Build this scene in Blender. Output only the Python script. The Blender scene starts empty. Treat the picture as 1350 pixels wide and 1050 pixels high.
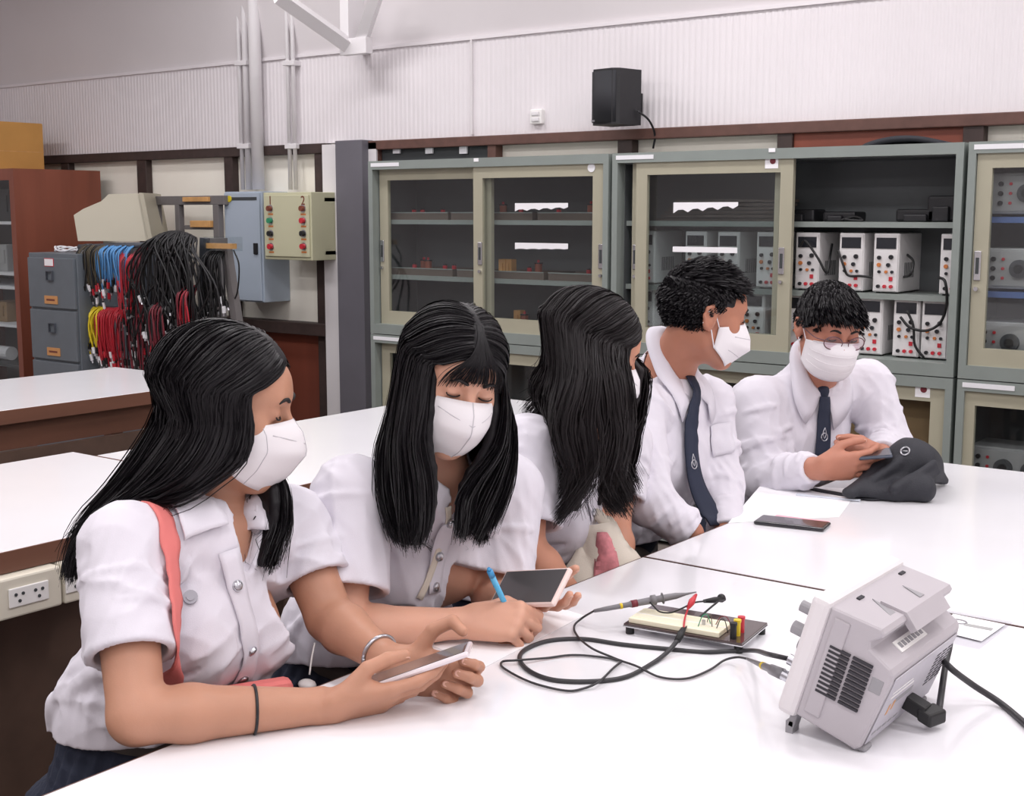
import bpy, bmesh, math, random
import numpy as np
from mathutils import Vector, Matrix
random.seed(7); rng = np.random.default_rng(11)
SC = bpy.context.scene; COL = SC.collection
PI = math.pi

# ---------------------------------------------------------------- camera geometry (fitted from vanishing points)
F, CX, CY, CAMZ = 1709.0, 675.0, 525.0, 1.46
TZ = 0.78                                   # height of the white table tops
_v1 = np.array([-1590. - CX, CY - 280., -F]); _v2 = np.array([1991. - CX, CY - 280., -F])
_X = -_v1 / np.linalg.norm(_v1); _Y = _v2 / np.linalg.norm(_v2)
_Z = np.cross(_X, _Y); _Z /= np.linalg.norm(_Z); _X = np.cross(_Y, _Z)
RC = np.array([_X, _Y, _Z]); O = np.array([0, 0, CAMZ])
def A(*v): return np.array(v, float)
def unit(v): v = np.asarray(v, float); return v / (np.linalg.norm(v) + 1e-12)
def V(x, y, z): return unit(RC @ A(x, y, z))               # camera-space direction -> world
def ray(px, py): return RC @ A(px - CX, CY - py, -F)
def U(px, py, d): return RC @ A((px - CX) / F * d, (CY - py) / F * d, -d) + O
def atz(px, py, z): r = ray(px, py); return r * ((z - CAMZ) / r[2]) + O
def aty(px, py, y): r = ray(px, py); return r * (y / r[1]) + O
def atx(px, py, x): r = ray(px, py); return r * (x / r[0]) + O

cam_d = bpy.data.cameras.new('camera'); cam = bpy.data.objects.new('camera', cam_d); COL.objects.link(cam)
cam.matrix_world = Matrix([list(RC[0]) + [0], list(RC[1]) + [0], list(RC[2]) + [CAMZ], [0, 0, 0, 1]])
cam_d.sensor_fit = 'HORIZONTAL'; cam_d.sensor_width = 36; cam_d.lens = 36 * F / 1350; cam_d.clip_start = .02
SC.camera = cam

# ---------------------------------------------------------------- light and exposure
SC.view_settings.view_transform = 'Standard'; SC.view_settings.look = 'None'
SC.view_settings.gamma = 1; SC.view_settings.use_curve_mapping = False
SC.view_settings.exposure = 0.0
wd = bpy.data.worlds.new('world'); SC.world = wd; wd.use_nodes = True
wd.node_tree.nodes['Background'].inputs[0].default_value = (.93, .95, 1, 1)
wd.node_tree.nodes['Background'].inputs[1].default_value = 0.5
def area(name, loc, sx, sy, power, rot=(0, 0, 0), col=(1, .97, .98)):
    l = bpy.data.lights.new(name, 'AREA'); l.shape = 'RECTANGLE'; l.size = sx; l.size_y = sy; l.energy = power; l.color = col
    o = bpy.data.objects.new(name, l); o.location = loc; o.rotation_euler = rot; COL.objects.link(o); return o
TUBES = [(x, y) for y in (4.1, 2.2, .2, -1.8) for x in (-5.0, -2.6, -.2, 2.2)] + [(-7.2, 2.6)]  # last tube is added to brighten the left end of the back wall
for x, y in TUBES: area('ceiling_tube_light', (x, y, 3.22), 1.5, .30, 24)

# ---------------------------------------------------------------- materials
def s(r, g, b):
    f = lambda c: (c / 255 / 12.92) if c / 255 <= .04045 else ((c / 255 + .055) / 1.055) ** 2.4
    return (f(r), f(g), f(b))
def mat(name, col, rough=.5, metal=0, noise=0, nscale=20, bump=0, bscale=60, sss=0, trans=0, emis=None, coat=0, stretch=None, alpha=1, spec=.5):
    m = bpy.data.materials.new(name); m.use_nodes = True; nt = m.node_tree; b = nt.nodes['Principled BSDF']
    b.inputs['Base Color'].default_value = (*col, 1); b.inputs['Roughness'].default_value = rough
    b.inputs['Metallic'].default_value = metal; b.inputs['Transmission Weight'].default_value = trans
    b.inputs['Coat Weight'].default_value = coat; b.inputs['Alpha'].default_value = alpha
    b.inputs['Specular IOR Level'].default_value = spec
    if sss:
        b.inputs['Subsurface Weight'].default_value = sss; b.inputs['Subsurface Radius'].default_value = (.9, .35, .2); b.inputs['Subsurface Scale'].default_value = .006
    if emis: b.inputs['Emission Color'].default_value = (*col, 1); b.inputs['Emission Strength'].default_value = emis
    if noise or bump:
        tc = nt.nodes.new('ShaderNodeTexCoord'); mp = nt.nodes.new('ShaderNodeMapping'); nt.links.new(tc.outputs['Object'], mp.inputs[0])
        if stretch: mp.inputs['Scale'].default_value = stretch
    if noise:
        n = nt.nodes.new('ShaderNodeTexNoise'); n.inputs['Scale'].default_value = nscale; n.inputs['Detail'].default_value = 5
        nt.links.new(mp.outputs[0], n.inputs['Vector'])
        r = nt.nodes.new('ShaderNodeMapRange'); r.inputs[1].default_value = .3; r.inputs[2].default_value = .7
        r.inputs[3].default_value = 1 - noise; r.inputs[4].default_value = 1 + noise; nt.links.new(n.outputs[0], r.inputs[0])
        h = nt.nodes.new('ShaderNodeHueSaturation'); h.inputs['Color'].default_value = (*col, 1); nt.links.new(r.outputs[0], h.inputs['Value'])
        nt.links.new(h.outputs[0], b.inputs['Base Color'])
    if bump:
        n = nt.nodes.new('ShaderNodeTexNoise'); n.inputs['Scale'].default_value = bscale; n.inputs['Detail'].default_value = 4
        nt.links.new(mp.outputs[0], n.inputs['Vector']); bp = nt.nodes.new('ShaderNodeBump'); bp.inputs['Strength'].default_value = bump; bp.inputs['Distance'].default_value = .004
        nt.links.new(n.outputs[0], bp.inputs['Height']); nt.links.new(bp.outputs[0], b.inputs['Normal'])
    return m
M = dict(
    table=mat('white_laminate', s(240, 239, 243), .16, noise=.015, nscale=3, coat=.2),
    edge=mat('dark_brown_edging', s(86, 58, 50), .5, noise=.15, nscale=30),
    paper=mat('paper', s(248, 247, 250), .7), paper2=mat('slip_paper', s(236, 236, 240), .7),
    wood_red=mat('reddish_brown_wood', s(136, 76, 58), .45, noise=.16, nscale=9, stretch=(1, 1, .12)),
    wood_dark=mat('dark_brown_wood', s(66, 47, 42), .55, noise=.2, nscale=14, stretch=(1, 1, .15)),
    wood_table=mat('brown_table_wood', s(112, 74, 58), .5, noise=.2, nscale=9, stretch=(1, .12, 1)),
    wood_under=mat('under_table_wood', s(84, 64, 54), .6, noise=.2, nscale=9),
    panel_red=mat('red_brown_plywood', s(122, 62, 46), .5, noise=.12, nscale=8, stretch=(1, 1, .12)),
    trim=mat('black_brown_trim', s(62, 48, 45), .6, noise=.2, nscale=20),
    trim2=mat('brown_frame_trim', s(98, 68, 60), .6, noise=.15, nscale=20),
    cream=mat('cream_board', s(254, 250, 238), .7, noise=.03, nscale=4),
    wallw=mat('white_painted_sheet', s(232, 227, 230), .55, noise=.02, nscale=3),
    wallg=mat('smooth_white_wall', s(224, 219, 221), .6, noise=.02, nscale=2),
    column=mat('dark_grey_paint', s(104, 102, 110), .5, noise=.06, nscale=5),
    white=mat('white_paint', s(228, 225, 227), .45), floor=mat('grey_brown_floor', s(120, 110, 104), .5, noise=.1, nscale=6),
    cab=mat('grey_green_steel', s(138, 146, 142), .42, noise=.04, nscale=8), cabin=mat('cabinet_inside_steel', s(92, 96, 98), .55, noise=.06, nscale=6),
    door=mat('beige_steel', s(172, 168, 148), .42, noise=.03, nscale=8),
    chrome=mat('chrome', s(215, 215, 218), .22, 1), black=mat('black_plastic', s(26, 26, 30), .45), blackm=mat('matt_black_grille', s(40, 41, 46), .7, bump=.3, bscale=900),
    rubber=mat('black_cable_rubber', s(48, 47, 50), .45), rubberb=mat('black_rubber', s(22, 22, 24), .5),
    psu=mat('white_instrument_case', s(226, 224, 224), .4, noise=.02), psudark=mat('dark_display', s(38, 40, 46), .25),
    red=mat('red_plastic', s(196, 44, 58), .35), yellow=mat('yellow_plastic', s(226, 196, 40), .35), green=mat('green_plastic', s(40, 140, 100), .35), blue=mat('blue_plastic', s(64, 150, 205), .35),
    amber=mat('amber_plastic', s(200, 120, 60), .5), brass=mat('orange_label_brass', s(206, 148, 92), .5),
    filing=mat('blue_grey_filing_steel', s(102, 109, 116), .45, noise=.05, nscale=10), fildark=mat('dark_filing_steel', s(74, 78, 86), .5, noise=.06, nscale=10),
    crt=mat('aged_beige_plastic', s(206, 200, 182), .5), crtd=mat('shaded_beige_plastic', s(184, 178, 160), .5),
    ebox=mat('pale_blue_steel', s(170, 182, 196), .42), cbox=mat('cream_green_steel', s(198, 196, 166), .42),
    rack=mat('grey_painted_wood', s(112, 108, 108), .65, noise=.12, nscale=15, stretch=(1, 1, .2)), honey=mat('bare_honey_wood', s(208, 158, 100), .55, noise=.12, nscale=20),
    carton=mat('yellow_brown_carton', s(206, 154, 84), .7, noise=.05, nscale=5), carton2=mat('brown_cardboard', s(150, 122, 88), .8, noise=.06),
    socket=mat('cream_socket_plastic', s(224, 218, 202), .4), socketw=mat('white_socket_plastic', s(242, 240, 238), .35),
    scope=mat('light_grey_case', s(180, 174, 179), .5, bump=.05, bscale=1500), scopel=mat('pale_bezel', s(222, 217, 219), .5), scopeb=mat('grey_back_plate', s(186, 182, 190), .45, noise=.03, nscale=30), scoped=mat('vent_dark', s(50, 48, 54), .7), scopek=mat('grey_knob', s(150, 148, 152), .5),
    bread=mat('cream_breadboard', s(238, 232, 206), .5), acrylic=mat('smoked_base_plate', s(74, 60, 60), .15, coat=.3), probe=mat('grey_probe', s(122, 120, 124), .45),
    shirt=mat('white_cotton', s(221, 217, 226), .85, noise=.012, nscale=40, bump=.12, bscale=700, sss=.0),
    navy=mat('navy_cloth', s(34, 40, 58), .85, bump=.2, bscale=600), tie=mat('navy_tie', s(30, 38, 60), .7, bump=.15, bscale=900), belt=mat('taupe_belt', s(92, 86, 82), .6),
    mask=mat('white_mask_cloth', s(232, 228, 231), .85, bump=.06, bscale=900), crease=mat('mask_weld_line', s(196, 192, 198), .8), maskside=mat('mask_side_cloth', s(228, 220, 222), .85),
    badge=mat('dull_badge_metal', s(158, 156, 164), .5, .3), silver=mat('silver_metal', s(190, 190, 196), .3, 1), pink=mat('coral_strap', s(222, 122, 118), .75, bump=.15, bscale=900), tote=mat('cream_canvas', s(222, 212, 198), .85, bump=.2, bscale=500), totep=mat('pink_print', s(206, 130, 136), .8, noise=.25, nscale=60),
    screen=mat('dark_glass_screen', s(92, 90, 92), .08, coat=.5), phonew=mat('pearl_white_phone', s(226, 214, 218), .25, coat=.4), phonep=mat('pale_pink_case', s(240, 216, 210), .35), phoneb=mat('black_phone', s(40, 38, 44), .2, coat=.6), phonegr=mat('steel_blue_phone', s(76, 82, 96), .25),
    bagb=mat('black_nylon', s(40, 41, 48), .7, bump=.3, bscale=300), pinkpaper=mat('pink_ruler_plastic', s(245, 180, 196), .4), bluepen=mat('light_blue_pen', s(92, 178, 222), .25), clearpen=mat('white_ruler_plastic', s(216, 222, 232), .25),
    glassr=mat('spectacle_rim', s(110, 78, 84), .3, .3), eyew=mat('eye_white', s(225, 215, 212), .2), iris=mat('dark_iris', s(30, 20, 18), .15), lash=mat('dark_lash', s(24, 18, 18), .7),
    nail=mat('fingernail', s(222, 176, 158), .3), shoe=mat('black_leather', s(22, 22, 24), .3), darkcab=mat('dark_cabinet_inside', s(60, 64, 66), .6), tray=mat('tray_wood', s(96, 84, 76), .6), coil=mat('copper_coil', s(150, 82, 62), .4),
    hair=mat('black_hair', s(20, 17, 21), .44, spec=.26), hair2=mat('dark_brown_black_hair', s(28, 23, 25), .46, spec=.26), blueshelf=mat('blue_shelf_edge', s(78, 104, 158), .5), bluegl=mat('blue_poly', s(110, 140, 190), .6),
    dial=mat('dial_grey', s(70, 72, 76), .5), genc=mat('generator_case', s(168, 168, 168), .5), wire=mat('yellow_cable', s(222, 200, 40), .5), wirer=mat('red_cable', s(178, 32, 48), .5), wirebl=mat('blue_cable', s(84, 142, 196), .5), wirek=mat('black_test_lead', s(26, 25, 28), .5), wiret=mat('maroon_cable', s(116, 38, 50), .5), wireo=mat('olive_cable', s(74, 66, 50), .5),
)
def glass(name, col=(1, 1, 1), rough=.02, a=.06):
    m = bpy.data.materials.new(name); m.use_nodes = True; nt = m.node_tree; nt.nodes.clear()
    o = nt.nodes.new('ShaderNodeOutputMaterial'); mx = nt.nodes.new('ShaderNodeMixShader'); t = nt.nodes.new('ShaderNodeBsdfTransparent'); g = nt.nodes.new('ShaderNodeBsdfGlossy')
    t.inputs[0].default_value = (*col, 1); g.inputs['Roughness'].default_value = rough
    mx.inputs[0].default_value = a; nt.links.new(t.outputs[0], mx.inputs[1]); nt.links.new(g.outputs[0], mx.inputs[2]); nt.links.new(mx.outputs[0], o.inputs[0]); return m
M['glass'] = glass('cabinet_glass', (.92, .94, .94), .03); M['lens'] = glass('spectacle_lens', (.86, .76, .80)); M['bag_clear'] = glass('clear_polythene', (.97, .97, .98), .3)
def skin_mat(name, c):
    m = mat(name, c, .52, noise=.05, nscale=18, bump=.05, bscale=500, sss=.12); return m
M['skin1'] = skin_mat('warm_tan_skin', s(186, 136, 111)); M['skin2'] = skin_mat('light_tan_skin', s(214, 162, 138)); M['skin3'] = skin_mat('tan_skin', s(196, 138, 112)); M['skin4'] = skin_mat('brown_tan_skin', s(176, 118, 94)); M['skin5'] = skin_mat('mid_tan_skin', s(186, 126, 104))

# ---------------------------------------------------------------- objects
ROOT = {}
def tag(o, label=None, cat=None, group=None, kind=None):
    for k, v in (('label', label), ('category', cat), ('group', group), ('kind', kind)):
        if v: o[k] = v
    return o
def thing(name, loc, label, cat, group=None):
    o = bpy.data.objects.new(name, None); o.empty_display_size = .05; COL.objects.link(o); o.location = Vector(loc); ROOT[o.name] = A(*loc)
    return tag(o, label, cat, group)
class MB:
    def __init__(s_): s_.v = []; s_.f = []; s_.mi = []; s_.sm = []; s_.mats = []; s_.n = 0
    def _m(s_, m):
        if m not in s_.mats: s_.mats.append(m)
        return s_.mats.index(m)
    def raw(s_, v, f, m=None, smooth=False):
        v = np.asarray(v, float).reshape(-1, 3); s_.v.append(v); i = s_._m(m) if m else 0
        for q in f: s_.f.append([int(k) + s_.n for k in q]); s_.mi.append(i); s_.sm.append(smooth)
        s_.n += len(v); return s_
    def box(s_, lo, hi, m=None, bev=0):
        lo, hi = np.minimum(lo, hi), np.maximum(lo, hi)
        return s_.obox((lo + hi) / 2, np.eye(3), (hi - lo) / 2, m, bev)
    def obox(s_, c, ax, half, m=None, bev=0):
        ax = np.array([unit(a) for a in ax]); half = np.asarray(half, float)
        if np.dot(np.cross(ax[0], ax[1]), ax[2]) < 0: ax = ax * A(1, 1, -1)[:, None]
        if bev <= 0:
            v = [np.asarray(c) + ax.T @ (half * A(i, j, k)) for i in (-1, 1) for j in (-1, 1) for k in (-1, 1)]
            return s_.raw(v, [(0, 1, 3, 2), (4, 6, 7, 5), (0, 4, 5, 1), (2, 3, 7, 6), (0, 2, 6, 4), (1, 5, 7, 3)], m)
        bm = bmesh.new(); bmesh.ops.create_cube(bm, size=2)
        for q in bm.verts: q.co = Vector(half * A(*q.co))
        bmesh.ops.bevel(bm, geom=bm.edges[:], offset=min(bev, min(half) * .95), segments=2, affect='EDGES', profile=.5)
        bm.verts.index_update(); v = [np.asarray(c) + ax.T @ A(*q.co) for q in bm.verts]; f = [[q.index for q in p.verts] for p in bm.faces]; bm.free()
        return s_.raw(v, f, m)
    def tube(s_, pts, r, m=None, n=8, smooth=True, caps=True):
        pts = np.asarray(pts, float); K = len(pts); rr = np.full(K, r) if np.isscalar(r) else np.asarray(r, float)
        t = np.gradient(pts, axis=0); t /= np.linalg.norm(t, axis=1)[:, None] + 1e-12
        u = np.cross(t[0], A(0, 0, 1)); u = np.cross(t[0], A(1, 0, 0)) if np.linalg.norm(u) < .1 else u; u = unit(u); vv = []
        an = np.arange(n) * 2 * PI / n
        for k in range(K):
            u = unit(u - t[k] * np.dot(u, t[k])); w = np.cross(t[k], u)
            vv.append(pts[k] + rr[k] * (np.cos(an)[:, None] * u + np.sin(an)[:, None] * w))
        f = [(k * n + j, k * n + (j + 1) % n, (k + 1) * n + (j + 1) % n, (k + 1) * n + j) for k in range(K - 1) for j in range(n)]
        if caps: f += [tuple(range(n))[::-1], tuple((K - 1) * n + j for j in range(n))]
        return s_.raw(np.concatenate(vv), f, m, smooth)
    def cyl(s_, a, b, r, m=None, n=16, r2=None, smooth=False): return s_.tube([a, b], [r, r if r2 is None else r2], m, n, smooth)
    def ball(s_, c, rad, m=None, ax=None, n=10):
        rad = A(rad, rad, rad) if np.isscalar(rad) else np.asarray(rad, float); ax = np.eye(3) if ax is None else np.asarray(ax)
        v = []; f = []
        for i in range(n + 1):
            for j in range(2 * n):
                th, ph = PI * i / n, PI * j / n; v.append(np.asarray(c) + ax.T @ (rad * A(math.sin(th) * math.cos(ph), math.sin(th) * math.sin(ph), math.cos(th))))
        for i in range(n):
            for j in range(2 * n): f.append((i * 2 * n + j, (i + 1) * 2 * n + j, (i + 1) * 2 * n + (j + 1) % (2 * n), i * 2 * n + (j + 1) % (2 * n)))
        return s_.raw(v, f, m, True)
    def prism(s_, poly, org, ax, h, m=None):
        """polygon in the (ax0, ax1) plane extruded by h along ax2"""
        n = len(poly); base = [np.asarray(org) + ax[0] * p[0] + ax[1] * p[1] for p in poly]; v = base + [b + np.asarray(ax[2]) * h for b in base]
        f = [tuple(range(n))[::-1], tuple(range(n, 2 * n))] + [(i, (i + 1) % n, (i + 1) % n + n, i + n) for i in range(n)]
        return s_.raw(v, f, m)
    def grid(s_, P, m=None, smooth=True, thick=0, closed=False):
        """P: array (I, J, 3) of surface points"""
        P = np.asarray(P, float); I, J = P.shape[:2]; v = P.reshape(-1, 3)
        f = [(i * J + j, (i + 1) * J + j, (i + 1) * J + j + 1, i * J + j + 1) for i in range(I - 1) for j in range(J - 1)]
        if closed: f += [(i * J + J - 1, (i + 1) * J + J - 1, (i + 1) * J, i * J) for i in range(I - 1)]
        if thick:
            du = np.gradient(P, axis=0); dv = np.gradient(P, axis=1); nn = np.cross(du, dv); nn /= np.linalg.norm(nn, axis=2)[..., None] + 1e-12
            v2 = (P - nn * thick).reshape(-1, 3); k = I * J
            f2 = [tuple(q + k for q in p[::-1]) for p in f]
            edge = [(i, i + 1) for i in range(J - 1)]; b = [i * J for i in range(I)]; e = [i * J + J - 1 for i in range(I)]; l = [(I - 1) * J + j for j in range(J)]
            side = [(a_, b_, b_ + k, a_ + k) for a_, b_ in edge] + [(b[i + 1], b[i], b[i] + k, b[i + 1] + k) for i in range(I - 1)] + [(e[i], e[i + 1], e[i + 1] + k, e[i] + k) for i in range(I - 1)] + [(l[j + 1], l[j], l[j] + k, l[j + 1] + k) for j in range(J - 1)]
            return s_.raw(np.concatenate([v, v2]), f + f2 + side, m, smooth)
        return s_.raw(v, f, m, smooth)
    def build(s_, name, m=None, parent=None, fix=True):
        o_ = ROOT.get(parent.name, A(0, 0, 0)) if parent else None
        v = np.concatenate(s_.v) if s_.v else np.zeros((0, 3))
        if parent is None: o_ = A((v[:, 0].min() + v[:, 0].max()) / 2, (v[:, 1].min() + v[:, 1].max()) / 2, v[:, 2].min())
        me = bpy.data.meshes.new(name); me.from_pydata((v - o_).tolist(), [], s_.f)
        for mm in (s_.mats or [M[m] if isinstance(m, str) else m]): me.materials.append(M[mm] if isinstance(mm, str) else mm)
        if m and s_.mats: pass
        if s_.f:
            if len(s_.mats) > 1: me.polygons.foreach_set('material_index', s_.mi)
            me.polygons.foreach_set('use_smooth', s_.sm)
        ob = bpy.data.objects.new(name, me); COL.objects.link(ob)
        if parent: ob.parent = parent
        else: ob.location = Vector(o_)
        ROOT[ob.name] = o_
        return ob
def part(name, m, parent, *boxes, bev=0):
    b = MB()
    for lo, hi in boxes: b.box(np.asarray(lo, float), np.asarray(hi, float), None, bev)
    return b.build(name, m, parent)
def struct(name, mb, m): return tag(mb.build(name, m), kind='structure')
def sbox(name, m, lo, hi, bev=0): return struct(name, MB().box(A(*lo), A(*hi), None, bev), m)
def copy_tree(o, parent=None, loc=None):
    c = o.copy(); COL.objects.link(c)
    if parent: c.parent = parent
    if loc is not None: c.location = Vector(loc)
    ROOT[c.name] = A(*loc) if loc is not None else ROOT.get(parent.name if parent else '', A(0, 0, 0))
    for ch in list(o.children): copy_tree(ch, c)
    return c
def spline(pts, n=8):
    """Catmull-Rom through pts"""
    P = np.asarray(pts, float); P = np.vstack([2 * P[0] - P[1], P, 2 * P[-1] - P[-2]]); out = []
    for i in range(1, len(P) - 2):
        for t in np.arange(n) / n:
            a, b, c, d = P[i - 1:i + 3]; out.append(.5 * (2 * b + (c - a) * t + (2 * a - 5 * b + 4 * c - d) * t * t + (3 * b - a - 3 * c + d) * t ** 3))
    out.append(P[-2]); return np.array(out)
def text(body, name, m, parent, org, ax, size, depth=.0004):
    """lettering as a mesh: ax = (right, up, out)"""
    c = bpy.data.curves.new(name, 'FONT'); c.body = body; c.size = size; c.extrude = depth; c.align_x = 'CENTER'; c.align_y = 'CENTER'
    t = bpy.data.objects.new(name, c); COL.objects.link(t); dg = bpy.context.evaluated_depsgraph_get(); me = bpy.data.meshes.new_from_object(t.evaluated_get(dg))
    v = [A(*q.co) for q in me.vertices]; f = [list(p.vertices) for p in me.polygons]; bpy.data.objects.remove(t); bpy.data.curves.remove(c)
    ax = [unit(a) for a in ax]; return MB().raw([np.asarray(org) + ax[0] * q[0] + ax[1] * q[1] + ax[2] * q[2] for q in v], f).build(name, m, parent)

# ---------------------------------------------------------------- signed-distance sculpting
def rc(a, b, r1, r2=None, ax=None, fl=1.0):
    a = np.asarray(a, float); b = np.asarray(b, float); r2 = r1 if r2 is None else r2; ba = b - a; bb = max(np.dot(ba, ba), 1e-9); R_ = max(r1, r2)
    n = None if ax is None else unit(ax)
    def f(x, y, z):
        px, py, pz = x - a[0], y - a[1], z - a[2]
        t = np.clip((px * ba[0] + py * ba[1] + pz * ba[2]) / bb, 0, 1); qx, qy, qz = px - t * ba[0], py - t * ba[1], pz - t * ba[2]
        q = qx * qx + qy * qy + qz * qz
        if n is not None:
            dn = qx * n[0] + qy * n[1] + qz * n[2]; q = q + dn * dn * (1 / fl ** 2 - 1)
            return (np.sqrt(q) - (r1 + (r2 - r1) * t)) * (min(1, fl) * .5 + .5)
        return np.sqrt(q) - (r1 + (r2 - r1) * t)
    g = R_ * max(1, fl); return f, np.minimum(a, b) - g, np.maximum(a, b) + g
def ell(c, rad, ax=None):
    c = np.asarray(c, float); rad = np.asarray(rad, float); Mx = np.eye(3) if ax is None else np.asarray(ax, float)
    def f(x, y, z):
        px, py, pz = x - c[0], y - c[1], z - c[2]
        q = [px * Mx[i][0] + py * Mx[i][1] + pz * Mx[i][2] for i in range(3)]
        k0 = np.sqrt(sum((q[i] / rad[i]) ** 2 for i in range(3))); k1 = np.sqrt(sum((q[i] / rad[i] ** 2) ** 2 for i in range(3))) + 1e-9
        return k0 * (k0 - 1) / k1
    g = max(rad); return f, c - g, c + g
def hsp(p, n, lo, hi):
    """half space on the side n points to, inside a box"""
    p = np.asarray(p, float); n = unit(n)
    return (lambda x, y, z: -((x - p[0]) * n[0] + (y - p[1]) * n[1] + (z - p[2]) * n[2])), np.asarray(lo, float), np.asarray(hi, float)
class Vol:
    def __init__(s_, lo, hi, h):
        s_.lo = np.asarray(lo, float); s_.h = h; s_.n = np.ceil((np.asarray(hi, float) - s_.lo) / h).astype(int) + 1
        s_.a = np.full(s_.n, .5, np.float32)
    def _sub(s_, lo, hi, mg):
        i0 = np.clip(np.floor((lo - mg - s_.lo) / s_.h).astype(int), 0, s_.n); i1 = np.clip(np.ceil((hi + mg - s_.lo) / s_.h).astype(int) + 1, 0, s_.n)
        if (i1 <= i0).any(): return None
        c = [(s_.lo[k] + s_.h * np.arange(i0[k], i1[k])).astype(np.float32) for k in range(3)]
        return tuple(slice(i0[k], i1[k]) for k in range(3)), c[0][:, None, None], c[1][None, :, None], c[2][None, None, :]
    def add(s_, pr, k=.01, off=0):
        f, lo, hi = pr; q = s_._sub(lo - off, hi + off, k + .02)
        if q is None: return s_
        sl, x, y, z = q; d = (f(x, y, z) - off).astype(np.float32); a = s_.a[sl]
        m_ = np.minimum(a, d)
        if k > 0: hh = np.maximum(k - np.abs(a - d), 0) / k; m_ -= hh * hh * k * .25
        s_.a[sl] = m_; return s_
    def sub(s_, pr, k=.004):
        f, lo, hi = pr; q = s_._sub(lo, hi, k + .01)
        if q is None: return s_
        sl, x, y, z = q; d = -f(x, y, z).astype(np.float32); a = s_.a[sl]; m_ = np.maximum(a, d)
        if k > 0: hh = np.maximum(k - np.abs(a - d), 0) / k; m_ += hh * hh * k * .25
        s_.a[sl] = m_; return s_
    def disp(s_, fn, band=.03):
        I = np.argwhere(np.abs(s_.a) < band); P = s_.lo + I * s_.h; s_.a[I[:, 0], I[:, 1], I[:, 2]] -= fn(P).astype(np.float32); return s_
    def val(s_, p):
        q = (np.nan_to_num(np.atleast_2d(p)) - s_.lo) / s_.h; q = np.clip(q, 0, s_.n - 1.001); i = q.astype(int); t = q - i; r = 0
        for dx in (0, 1):
            for dy in (0, 1):
                for dz in (0, 1):
                    r = r + s_.a[i[:, 0] + dx, i[:, 1] + dy, i[:, 2] + dz] * (t[:, 0] if dx else 1 - t[:, 0]) * (t[:, 1] if dy else 1 - t[:, 1]) * (t[:, 2] if dz else 1 - t[:, 2])
        return r
    def grad(s_, p):
        e = s_.h * 1.5; g = np.stack([s_.val(p + e * A(*v)) - s_.val(p - e * A(*v)) for v in ((1, 0, 0), (0, 1, 0), (0, 0, 1))], 1); return g / (np.linalg.norm(g, axis=1)[:, None] + 1e-9)
    def snap(s_, p, off=0, it=6):
        p = np.atleast_2d(np.asarray(p, float)).copy()
        for _ in range(it): p -= (s_.val(p) - off)[:, None] * s_.grad(p) * .8
        return p
    def out(s_, p, off, it=3):
        """push points that are deeper than off outwards"""
        p = np.atleast_2d(np.asarray(p, float)).copy()
        for _ in range(it):
            d = s_.val(p) - off; p -= np.minimum(d, 0)[:, None] * s_.grad(p)
        return p
    def mesh(s_):
        a = s_.a; S = a < 0; n = s_.n
        c = np.zeros(n - 1, np.int8)
        for dx in (0, 1):
            for dy in (0, 1):
                for dz in (0, 1): c += S[dx:n[0] - 1 + dx, dy:n[1] - 1 + dy, dz:n[2] - 1 + dz]
        I = np.argwhere((c > 0) & (c < 8)); ids = np.full(n - 1, -1, np.int32); ids[I[:, 0], I[:, 1], I[:, 2]] = np.arange(len(I))
        C = {(x, y, z): a[I[:, 0] + x, I[:, 1] + y, I[:, 2] + z] for x in (0, 1) for y in (0, 1) for z in (0, 1)}
        acc = np.zeros((len(I), 3)); cnt = np.zeros(len(I))
        for p in C:
            for k in range(3):
                if p[k] == 0:
                    q = list(p); q[k] = 1; d0, d1 = C[p], C[tuple(q)]; m_ = (d0 < 0) != (d1 < 0); t = d0[m_] / (d0[m_] - d1[m_]); e = np.tile(A(*p), (m_.sum(), 1)); e[:, k] += t; acc[m_] += e; cnt[m_] += 1
        v = s_.lo + (I + acc / cnt[:, None]) * s_.h; fs = []
        for k in range(3):
            sl0 = [slice(None)] * 3; sl1 = [slice(None)] * 3; sl0[k] = slice(0, -1); sl1[k] = slice(1, None)
            E = np.argwhere(S[tuple(sl0)] != S[tuple(sl1)]); u, w = (k + 1) % 3, (k + 2) % 3
            E = E[(E[:, u] > 0) & (E[:, w] > 0) & (E[:, u] < n[u] - 1) & (E[:, w] < n[w] - 1)]
            def g(du, dw): q = E.copy(); q[:, u] -= du; q[:, w] -= dw; return ids[q[:, 0], q[:, 1], q[:, 2]]
            Q = np.stack([g(1, 1), g(0, 1), g(0, 0), g(1, 0)], 1); ins = S[E[:, 0], E[:, 1], E[:, 2]]; Q[~ins] = Q[~ins][:, ::-1]; fs.append(Q)
        return v, np.concatenate(fs)
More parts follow.
